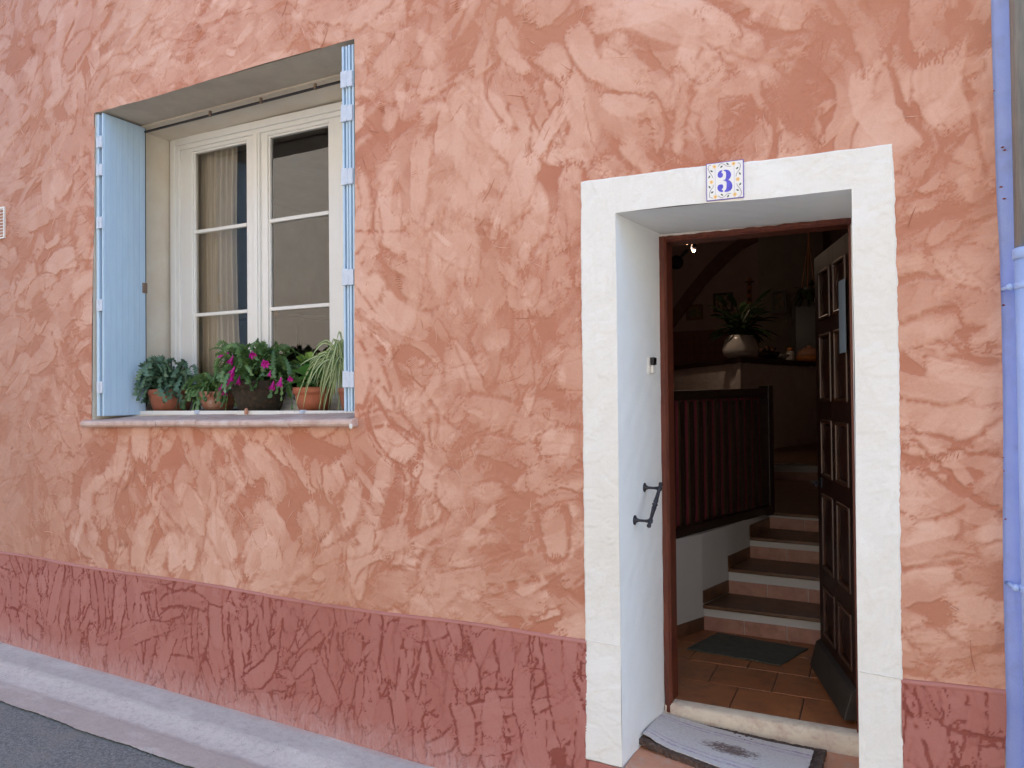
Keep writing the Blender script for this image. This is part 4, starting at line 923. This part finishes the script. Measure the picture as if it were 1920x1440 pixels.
r4 = MB(); r4.slab([(-1.2, 4.782), (.33, 4.992), (.33, 5.15), (-1.2, 4.95)], .848, .925); S(r4, 'upper_step_tile_wall', 'riser')
u5 = MB(); u5.slab([(-4.5, 4.77), (-1.2, 4.77), (.33, 4.98), (.33, 13), (-4.5, 13)], .992, 1.01); S(u5, 'upper_floor', 'tread')
lf = MB(); lf.slab([(-1.89, .60), (-1.45, .60), (-.81, 2.70), (-1.1, 4.80), (-1.89, 4.80)], .70, .85); S(lf, 'raised_floor', 'tread')
mt = mat_obj('hall_mat', [(-.955, 1.22, .302), (-.46, 1.165, .302), (-.355, 1.49, .302), (-.855, 1.565, .302)], lambda u, v_: .0008*math.sin(u*20), .005, M['mat_in'], 20, 10, .002)
tag(mt, 'thin grey-green mat on the terracotta hall floor before the first step', 'mat')
# balustrade
bal = thing('balustrade', 'dark wooden balustrade with burgundy striped cloth on the low white wall beside the stairs', 'balustrade', (-.9, 1.9, .86))
ba = Vector((-1.215, 1.02, 0)); bb = Vector((-.705, 2.62, 0)); bd = (bb-ba).normalized(); bl_ = (bb-ba).length
bulge = lambda t: Vector((-.03, 0, 0))*0
def BP(t, z): return ba+bd*t+Vector((0, 0, z))+Vector((.0, 0, 0))
b = MB(); b.bar(BP(0, 1.682), BP(bl_, 1.704), .06, .060); b.build('top_rail', M['darkwood'], bal, bevel=.004)
b = MB(); b.bar(BP(0, .885), BP(bl_, .885), .08, .055); b.build('bottom_rail', M['darkwood'], bal, bevel=.004)
b = MB(); b.bar(BP(bl_+.02, .84), BP(bl_+.02, 1.752), .075, .075, up=bd); b.build('newel_post', M['darkwood'], bal, bevel=.004)
ns = 15
for k in range(ns):
    t0 = .02+k*(bl_-.06)/ns; wd = (bl_-.06)/ns
    bs_ = MB(); bs_.bar(BP(t0+.012, .912), BP(t0+.012, 1.652), .024, .018, up=bd); bs_.build('baluster', M['darkwood'], bal)
    cl = MB(); off = Vector((bd.y, -bd.x, 0))*-.014
    cl.hexa([BP(t0+.022, .912)+off, BP(t0+wd*.86, .912)+off, BP(t0+wd*.86, .912)+off*1.3, BP(t0+.022, .912)+off*1.3], [BP(t0+.022, 1.68)+off, BP(t0+wd*.86, 1.68)+off, BP(t0+wd*.86, 1.68)+off*1.3, BP(t0+.022, 1.68)+off*1.3])
    cl.build('cloth_stripe', M['burgundy'], bal)
    cl = MB(); cl.hexa([BP(t0+wd*.86, .912)+off, BP(t0+wd*1.12, .912)+off, BP(t0+wd*1.12, .912)+off*1.3, BP(t0+wd*.86, .912)+off*1.3], [BP(t0+wd*.86, 1.68)+off, BP(t0+wd*1.12, 1.68)+off, BP(t0+wd*1.12, 1.68)+off*1.3, BP(t0+wd*.86, 1.68)+off*1.3])
    cl.build('cloth_border', M['olive'], bal)
# hall shell
sh = MB(); HX1, HY1, HZ1 = .33, 12.9, 4.9
sh.box((HX1, .585, .1), (HX1+.06, HY1, HZ1)); sh.box((-4.6, .9+3.4, .1), (-4.5, HY1, HZ1)); sh.box((-4.6, 4.34, .1), (-1.95, 4.40, HZ1)); sh.box((-1.95, .585, .1), (-1.90, 4.40, HZ1))
sh.box((-4.6, HY1, .1), (HX1+.06, HY1+.1, HZ1)); sh.box((-1.95, .585, HZ1), (HX1+.06, 4.3, HZ1+.1)); sh.box((-4.6, 4.3, HZ1), (HX1+.06, HY1+.1, HZ1+.1))
sh.box((-1.90, .586, 2.42), (HX1, .60, HZ1)); sh.box((-1.90, .586, .1), (-1.0, .60, 2.42))
S(sh, 'hall_shell_wall', 'wall_in')
# beige bar front with dark counter
BC = (-1.40, 6.0); BR_ = (-.70, 8.3); BLf = (-3.3, 9.0)
bf = MB(); bf.hexa([(BC[0], BC[1], 1.0), (BR_[0], BR_[1], 1.0), (BR_[0]-.2, BR_[1]+.1, 1.0), (BC[0], BC[1]+.25, 1.0), (BLf[0], BLf[1]+.25, 1.0), (BLf[0], BLf[1], 1.0)], [(BC[0], BC[1], 2.05), (BR_[0], BR_[1], 2.05), (BR_[0]-.2, BR_[1]+.1, 2.05), (BC[0], BC[1]+.25, 2.05), (BLf[0], BLf[1]+.25, 2.05), (BLf[0], BLf[1], 2.05)])
bar = thing('bar_counter', 'beige plastered bar with a black-brown counter top at the back of the hall', 'bar counter', (-1.8, 7, 1.01)); bf.build('bar_front', M['barwhite'], bar)
ct = MB(); q = [(BC[0]+.02, BC[1]-.10), (BR_[0]+.06, BR_[1]), (BR_[0]-.35, BR_[1]+.2), (BC[0]-.02, BC[1]+.45), (BLf[0], BLf[1]+.45), (BLf[0], BLf[1]-.10)]
ct.slab(q, 2.05, 2.115); ct.build('counter_top', M['darkwood'], bar, bevel=.006)
# back wall of the kitchen with arch, tile band, corner
YB = 11.0
kc = at(1423, 600, YB)
bw = MB(); bw.box((-4.5, YB, 1.0), (kc.x, YB+.08, HZ1)); S(bw, 'kitchen_back_wall', 'wall_in')
bw = MB(); e2 = at(1545, 600, 12.2); bw.hexa([(kc.x, YB, 1), (e2.x, 12.2, 1), (e2.x, 12.3, 1), (kc.x, YB+.1, 1)], [(kc.x, YB, HZ1), (e2.x, 12.2, HZ1), (e2.x, 12.3, HZ1), (kc.x, YB+.1, HZ1)]); S(bw, 'passage_wall', 'wall_in2')
tb = MB(); za, zb_ = at(1350, 690, YB).z, at(1350, 618, YB).z; tb.box((-4.4, YB-.02, za), (kc.x-.002, YB-.003, zb_)); tbo = S(tb, 'splashback_wall', 'grout')
n_c = 20; tx = (kc.x+4.38)/n_c
tm = None
for r_ in range(5):
    for k in range(n_c):
        if tm is None:
            t = MB(); t.box((0, 0, 0), (tx-.012, .012, (zb_-za)/5-.012)); tm = t.build('tile', M['brickish'], tbo); tm.location = (-4.39, YB-.031, za+.005)
        else: dup(tm, tbo, (-4.39+k*tx, YB-.031, za+.005+r_*(zb_-za)/5))
ar = MB(); inn = []; out = []
for (xo, yo, xi, yi) in ((1235, 625, 1235, 655), (1262, 578, 1262, 615), (1290, 540, 1295, 570), (1320, 503, 1325, 530), (1350, 472, 1358, 497), (1385, 448, 1390, 467), (1420, 436, 1421, 452)):
    out.append(at(xo, yo, YB-.06)); inn.append(at(xi, yi, YB-.06))
for i in range(len(out)-1):
    a, b_, c_, d_ = out[i], out[i+1], inn[i+1], inn[i]; ar.hexa([a, b_, c_, d_], [v_+Vector((0, .055, 0)) for v_ in (a, b_, c_, d_)])
tag(S(ar, 'arch', 'arch'), 'brown curved plaster arch rib across the back wall of the hall', 'arch'); bpy.data.objects['arch'].pop('kind', None)
def picture(px0, py0, px1, py1, Y, fm, pm, label, tilt=0):
    a = at(px0, py1, Y); b_ = at(px1, py0, Y); fw_ = .045; o = thing('framed_picture', label, 'picture', ((a.x+b_.x)/2, Y, (a.z+b_.z)/2))
    x0, x1, z0, z1 = a.x, b_.x, a.z, b_.z
    m_ = MB()
    for q in (((x0, z0), (x0+fw_, z1)), ((x1-fw_, z0), (x1, z1)), ((x0+fw_, z0), (x1-fw_, z0+fw_)), ((x0+fw_, z1-fw_), (x1-fw_, z1))): m_.box((q[0][0], Y-.03, q[0][1]), (q[1][0], Y, q[1][1]))
    m_.build('frame', M[fm], o); m_ = MB(); m_.box((x0+fw_, Y-.012, z0+fw_), (x1-fw_, Y-.002, z1-fw_)); m_.build('canvas', M[pm], o)
picture(1287, 570, 1318, 601, YB, 'gold', 'paint_a', 'small wood-framed painting on the hall back wall, left of the tall leafy plant')
picture(1338, 548, 1375, 586, YB, 'darkwood', 'paint_b', 'dark-framed picture partly hidden behind the tall leafy plant')
picture(1448, 545, 1474, 588, 11.1, 'darkwood', 'paint_a', 'upright dark-framed picture on the darker wall right of the wall corner')
dk = thing('inner_doorway', 'narrow black doorway opening in the wall behind the bar counter', 'doorway', at(1510, 668, 11.35)); a = at(1493, 690, 11.35); b_ = at(1534, 573, 11.35)
m_ = MB(); m_.box((a.x, 11.35, a.z), (b_.x, 11.40, b_.z)); m_.build('opening', M['black'], dk); m_ = MB(); m_.box((a.x-.05, 11.33, a.z), (a.x, 11.4, b_.z+.05)); m_.box((a.x, 11.33, b_.z), (b_.x, 11.4, b_.z+.05)); m_.build('casing', M['darkwood'], dk)
cs = thing('candle_stand', 'tall slim orange banded wall candle beside the leafy plant', 'candle', at(1405, 570, YB-.06)); q0 = at(1405, 572, YB-.06); q1 = at(1405, 520, YB-.06)
for k in range(7): m_ = MB(); a = q0.lerp(q1, k/7); b_ = q0.lerp(q1, (k+.8)/7); m_.tube([a, b_], .035, 8); m_.build('band', M['orange' if k % 2 == 0 else 'gold'], cs)
m_ = MB(); m_.bar(q1+Vector((-.07, 0, -.08)), q1+Vector((.08, 0, -.08)), .02, .02); m_.build('bracket', M['iron'], cs)
# bed-warmer pan on the wall
pn_ = thing('warming_pan', 'round black long-handled warming pan hanging high on the back wall beside the spotlights', 'pan', at(1268, 492, YB-.07))
q = at(1268, 492, YB-.07); rr = abs(at(1281, 492, YB-.07).x-q.x)
m_ = MB(); m_.tube([q+Vector((0, -.05, 0)), q+Vector((0, -.02, 0)), q+Vector((0, .06, 0))], [rr*.6, rr, rr*.95], 24); m_.build('pan', M['black'], pn_, smooth=False)
m_ = MB(); m_.tube([at(1244, 514, YB-.07), at(1258, 501, YB-.07), at(1278, 480, YB-.07), at(1289, 468, YB-.07)], [.03, .02, .025, .035], 8); m_.build('handle', M['black'], pn_)
# counter things
def onc(px, t=.5):
    "a point on the counter near its front edge, along the pixel column px"
    best = None
    for s in np.linspace(0, 1, 200):
        x, y = (BC[0]+(BR_[0]-BC[0])*s, BC[1]+(BR_[1]-BC[1])*s) if px > 1398 else (BC[0]+(BLf[0]-BC[0])*s, BC[1]+(BLf[1]-BC[1])*s)
        p = at(px, 670, y); d = abs(p.x-x)
        if best is None or d < best[0]: best = (d, x, y)
    return Vector((best[1], best[2]+.12, 2.116))
q = onc(1385); pv = thing('potted_plant', 'tall dark leafy plant in a white ceramic planter on the bar counter', 'potted plant', q)
m_ = MB(); rr = .15; m_.lathe([(rr*.75, 0), (rr*1.05, .03), (rr*1.12, .10), (rr*.95, .20), (rr*.85, .26), (rr*.72, .26), (rr*.7, .2)], q, 24)
for v_i, v in enumerate(m_.v): m_.v[v_i] = (q.x+(v[0]-q.x)*1.25, v[1], v[2])
m_.build('planter', M['bright_ceramic'], pv, smooth=True)
rng = random.Random(3)
for k in range(90):
    az = rng.uniform(0, 2*math.pi); L = rng.uniform(.18, .44); up = rng.uniform(.2, 1.5)
    b0 = q+Vector((rng.uniform(-.06, .06), rng.uniform(-.06, .06), .24)); mid = b0+Vector((math.cos(az)*L*.45, math.sin(az)*L*.35, L*up*.6))
    tip = mid+Vector((math.cos(az)*L*.55, math.sin(az)*L*.3, L*(up-.55)*.6)); broad(pv, mid, tip, .085, 'darkleaf', .05)
    s = MB(); s.tube([b0, b0.lerp(mid, .5)+Vector((0, 0, .03)), mid], .008, 5); s.build('leaf_stalk', M['darkleaf'], pv)
q = onc(1436); q.y += .1; bk = thing('dried_basket', 'small dark basket of dried fruit beside the white planter on the bar', 'basket', q)
m_ = MB(); m_.lathe([(.09, 0), (.13, .05), (.14, .09), (.12, .09)], q, 16); m_.build('basket', M['darkwood'], bk)
for k in range(14): a = rng.uniform(0, 6.28); r_ = rng.uniform(0, .1); p_ = q+Vector((r_*math.cos(a), r_*math.sin(a), .10+rng.uniform(0, .05))); m_ = MB(); m_.lathe([(.008, -.025), (.028, -.012), (.030, .008), (.010, .026)], p_, 8); m_.build('dried_fruit', M['gold' if k % 2 else 'darkwood'], bk, smooth=True)
q = onc(1480); gb = thing('jar', 'small glass jar with an orange lid on the bar counter', 'jar', q)
m_ = MB(); m_.lathe([(.05, 0), (.055, .02), (.055, .10), (.035, .13)], q, 14); m_.build('body', M['bright_ceramic'], gb, smooth=True); m_ = MB(); m_.lathe([(.038, .13), (.038, .165), (.02, .175)], q, 14); m_.build('lid', M['orange'], gb, smooth=True)
q = onc(1462); gb = thing('bowl', 'shallow pale bowl next to the jar on the bar counter', 'bowl', q); m_ = MB(); m_.lathe([(.04, 0), (.10, .05), (.11, .07), (.10, .07)], q, 18); m_.build('body', M['bright_ceramic'], gb, smooth=True)
q = onc(1516); bd2 = thing('orange_lidded_dish', 'orange lidded dish at the right end of the bar counter', 'dish', q); m_ = MB(); m_.lathe([(.13, 0), (.17, .04), (.17, .08)], q, 20); m_.build('dish', M['orange'], bd2, smooth=True); m_ = MB(); m_.lathe([(.168, .082), (.14, .15), (.07, .19), (.03, .20), (.03, .225), (.01, .23)], q, 20); m_.build('lid', M['steptile'], bd2, smooth=True)
# hanging plant
hp_ = at(1515, 545, 7.5); hb = thing('hanging_plant', 'dark trailing plant in a corded hanging basket near the open door', 'hanging plant', hp_)
top = at(1517, 425, 7.5)
m_ = MB()
for dx_ in (-.08, .08): m_.tube([hp_+Vector((dx_, 0, .02)), hp_.lerp(top, .65)+Vector((dx_*.15, 0, 0)), top], .010, 6)
m_.tube([hp_+Vector((0, -.08, .02)), hp_.lerp(top, .65), Vector((top.x, top.y, HZ1))], .010, 6); m_.build('cord', M['gold'], hb)
m_ = MB(); m_.lathe([(.06, -.10), (.11, -.04), (.12, .03), (.10, .03)], hp_, 16); m_.build('basket', M['darkwood'], hb)
for k in range(40):
    az = rng.uniform(0, 6.28); b0 = hp_+Vector((.08*math.cos(az), .08*math.sin(az), .03)); tip = b0+Vector((math.cos(az)*rng.uniform(.05, .16), math.sin(az)*.1, rng.uniform(-.22, .14))); broad(hb, b0, tip, .045, 'darkleaf', .03)
# two lit spotlights on the ceiling
m_, n, l, p = nmat('lit halogen bulb'); p.inputs['Emission Color'].default_value = (1, .62, .34, 1); p.inputs['Emission Strength'].default_value = 18; M['bulb'] = m_
for i, (px, py, lab) in enumerate(((1288, 454, 'upper left lit halogen spotlight hanging in the dark hall'), (1301, 468, 'lower right lit halogen spotlight, just above the warming pan handle'))):
    q = at(px, py, 5.6); sp = thing('spotlight', lab, 'spotlight', q, 'lit spotlights in the hall')
    m_ = MB(); m_.lathe([(.02, -.004), (.028, .0), (.032, .035), (.02, .07), (.006, .09)], q, 14); m_.build('housing', M['iron'], sp, smooth=True)
    m_ = MB(); m_.lathe([(.006, -.026), (.016, -.020), (.019, -.005)], q, 12); m_.build('bulb', M['bulb'], sp, smooth=True)
    m_ = MB(); m_.tube([q+Vector((0, 0, .1)), Vector((q.x, q.y, HZ1))], .006, 6); m_.build('rod', M['iron'], sp)
    ldt = bpy.data.lights.new('spot_lamp', 'POINT'); ldt.energy = 1.4; ldt.color = (1, .74, .55); ldt.shadow_soft_size = .04
    lo_ = bpy.data.objects.new('spot_lamp', ldt); SC.collection.objects.link(lo_); lo_.parent = sp; lo_.location = (0, -.0, -.09)

# ================================================================== NEIGHBOUR, STREET, HOUSES OPPOSITE
bh = thing('blue_house', 'periwinkle blue neighbouring house wall at the right edge, behind the downpipe', 'house', (2, .2, 0))
b = MB(); b.box((XE-.002, .010, -.4), (7, .5, 7.2)); b.box((XE, -.3, 7.2), (7, 6, 7.35)); b.build('wall', M['blue'], bh)
b = MB(); rng = random.Random(2)
for k in range(14):
    z = rng.uniform(.1, 3.2)+.0*k; r_ = rng.uniform(.002, .004); x_ = .372+.006*math.sin(z*2.0); b.lathe([(.001, -.3*r_), (r_, 0), (.001, r_)], (x_, .008, z), 6)
for (z, dx_) in ((2.49, .035), (2.50, .028), (2.37, .02), (2.33, .03), (1.98, .02)): b.lathe([(.001, -.003), (.006, 0), (.001, .003)], (.366+dx_*.8, .0085, z), 6)
b.build('paint_drip', M['redpaint'], bh)
dpx = .452; dp = thing('downpipe', 'rainwater downpipe at the right edge, grey zinc above and blue-painted below', 'downpipe', (dpx, -.06, .1))
b = MB(); b.tube([(dpx, -.06, 2.13), (dpx, -.06, 7.2)], .047, 20); b.build('upper_pipe', M['galv'], dp, smooth=True)
b = MB(); b.tube([(dpx+.004, -.06, .15), (dpx+.004, -.06, 2.14)], .052, 20); b.build('lower_pipe', M['bluepipe'], dp, smooth=True)
b = MB(); b.lathe([(.054, 0), (.058, .004), (.058, .03), (.054, .036), (.052, .036)], (dpx+.004, -.06, 2.115), 20); b.build('socket_collar', M['bluepipe'], dp, smooth=True)
for z in (2.02, 1.06):
    b = MB(); b.lathe([(.052, 0), (.056, .003), (.056, .02), (.052, .023)], (dpx+.004, -.06, z), 20); b.tube([(dpx-.062, -.045, z+.011), (dpx-.075, .01, z+.011)], .007, 8); b.lathe([(.002, -.012), (.011, -.006), (.011, .006), (.002, .012)], (dpx-.060, -.055, z+.011), 10); b.build('bracket', M['bluepipe'], dp, smooth=True)
gz = lambda x: .037+(-2.35-x)*.038
def gsheet(name, y0, y1, dz, m_, nx=160, ny=6, prof=None, wob=0):
    mb = MB(); vs = []; XX = sorted(set([-30, -20, -12]+[round(float(q), 4) for q in np.linspace(-7, 1.5, nx+1)]+[6, 12])); nx = len(XX)-1
    for i in range(nx+1):
        x = XX[i]
        for j in range(ny+1):
            t = j/ny; y = y0+(y1-y0)*t; 
            if wob and j == 0: y += wob*math.sin(x*3.1)*math.sin(x*7.7)+.003*math.sin(x*41)*math.sin(x*67+1)+.0022*math.sin(x*133+2)*math.sin(x*89)
            vs.append((x, y, gz(x)+dz+(prof(t) if prof else 0)))
    mb.add(vs, [(i*(ny+1)+j, (i+1)*(ny+1)+j, (i+1)*(ny+1)+j+1, i*(ny+1)+j+1) for i in range(nx) for j in range(ny)])
    return mb.build(name, M[m_], None, smooth=True, kind='structure')
m, n, l, p = nmat('stained concrete strip'); M['strip'] = m
g = n.new('ShaderNodeNewGeometry'); sx = n.new('ShaderNodeSeparateXYZ'); l.new(g.outputs['Position'], sx.inputs[0])
yy = math_(n, l, 'ADD', sx.outputs[1], math_(n, l, 'MULTIPLY', math_(n, l, 'SUBTRACT', noise(n, l, 9, 8, .7, stretch=(.5, 1, 1)), .5), .09))
c = mixc(n, l, ramp(n, l, yy, -.215, -.165), (.66, .62, .545, 1), (.53, .495, .445, 1))
c = mixc(n, l, ramp(n, l, yy, -.375, -.335), (.47, .41, .355, 1), c)
c = mixc(n, l, ramp(n, l, yy, -.045, .015, 0, .8), c, (.50, .26, .21, 1))
c = mixc(n, l, ramp(n, l, noise(n, l, 26, 9, .8), .48, .70, 0, .7), c, (.36, .31, .28, 1))
c = mixc(n, l, ramp(n, l, noise(n, l, 5, 9, .7, stretch=(.4, 1, 1)), .52, .70, 0, .6), c, (.72, .69, .62, 1))
c = mixc(n, l, ramp(n, l, noise(n, l, 170, 3, .7), .62, .70, 0, .7), c, (.25, .21, .20, 1))
l.new(c, p.inputs['Base Color']); p.inputs['Roughness'].default_value = .88
bump(n, l, p, math_(n, l, 'ADD', noise(n, l, 160, 5, .7), math_(n, l, 'MULTIPLY', noise(n, l, 22, 6, .7), 1.6)), .7, .005)
gsheet('pavement', -.17, .05, 0, 'strip', 600, 6, lambda t: .006+.010*t**3)
gsheet('gutter', -.385, -.168, 0, 'strip', 600, 6, lambda t: .006-.007*math.sin(math.pi*t))
gsheet('kerb', -.52, -.383, 0, 'strip', 600, 4, lambda t: .0065, .008)
for x0_ in (-5.05,):      # joints of the concrete strip
    jm = MB(); vs = []
    for i in range(25):
        y = -.50+.50*i/24; x = x0_+.006*math.sin(y*31)+.05*y; w_ = .0018+.0008*math.sin(y*77)
        vs += [(x-w_, y, gz(x)+.0105), (x+w_, y, gz(x)+.0105)]
    jm.add(vs, [(2*i, 2*i+1, 2*i+3, 2*i+2) for i in range(24)]); jm.build('joint', M['grout'], bpy.data.objects['pavement'])
rg = random.Random(8); cr = MB()
for k in range(900):
    x = rg.uniform(-5.2, -2.2); y = -.515+rg.gauss(0, .022) if k % 3 else rg.uniform(-1.2, .0); r_ = rg.uniform(.0015, .0055)*(1 if k % 3 else .6); z = gz(x)+.004
    cr.add([(x-r_, y-r_*.6, z), (x+r_, y-r_*.4, z), (x+r_*.5, y+r_, z), (x-r_*.6, y+r_*.7, z), (x, y, z+r_*.9)], [(0, 1, 4), (1, 2, 4), (2, 3, 4), (3, 0, 4)])
cr.build('gravel', M['asphalt'], None, kind='stuff'); tag(bpy.data.objects['gravel'], 'loose dark asphalt grit scattered along the kerb edge', 'gravel')
gsheet('road', -5.6, -.50, -.004, 'asphalt', 200, 20)
gsheet('opposite_pavement', -7.0, -5.6, .04, 'concrete', 60, 2)
bx = MB(); bx.box((-60, -60, -3.2), (60, 60, -3.0)); bx.build('ground', M['asphalt'], None, kind='structure')
oh = thing('opposite_house', 'sunlit beige house across the street with a dark eave, reflected in the right casement', 'house', (-6, -7.3, 0))
b = MB(); b.box((-11.1, -9, -.4), (9, -7.0, 6.85)); b.build('wall', M['beige_house'], oh)
b = MB(); b.box((-11.1, -9, 6.85), (9, -6.75, 7.3)); b.build('eave', M['eave'], oh)
b = MB(); b.box((-11.1, -9.0, 7.3), (9, -6.9, 7.6)); b.build('roof', M['roof'], oh)
for k, x in enumerate((-7.2, -3.4, .6, 4.4)):
    for z in (1.6, 4.2):
        b = MB(); b.box((x-.5, -7.0, z), (x+.5, -6.96, z+1.3)); wo_ = b.build('window', M['blue_house2'], oh)
        b = MB(); b.box((x-.42, -6.96, z+.08), (x+.42, -6.95, z+1.2)); b.build('pane', M['glass'], wo_)
o2 = thing('opposite_house', 'slate blue house across the street, reflected in the left casement', 'house', (-13, -7.3, 0))
b = MB(); b.box((-17, -9, -.4), (-11.11, -6.98, 6.6)); b.build('wall', M['blue_house2'], o2)
b = MB(); b.box((-17.1, -9, 6.6), (-11.11, -6.6, 6.9)); b.build('roof', M['roof'], o2)
for x, z in ((-12.2, 4.3), (-14.6, 4.3), (-12.2, 1.6), (-14.6, 1.6)):
    b = MB(); b.box((x-.5, -6.98, z), (x+.5, -6.93, z+1.4)); b.build('window', M['wframe'], o2)
bpy.context.view_layer.update()
print('TRIS', sum(len(o.data.polygons) for o in bpy.data.objects if o.type == 'MESH'), 'OBJ', len(bpy.data.objects))
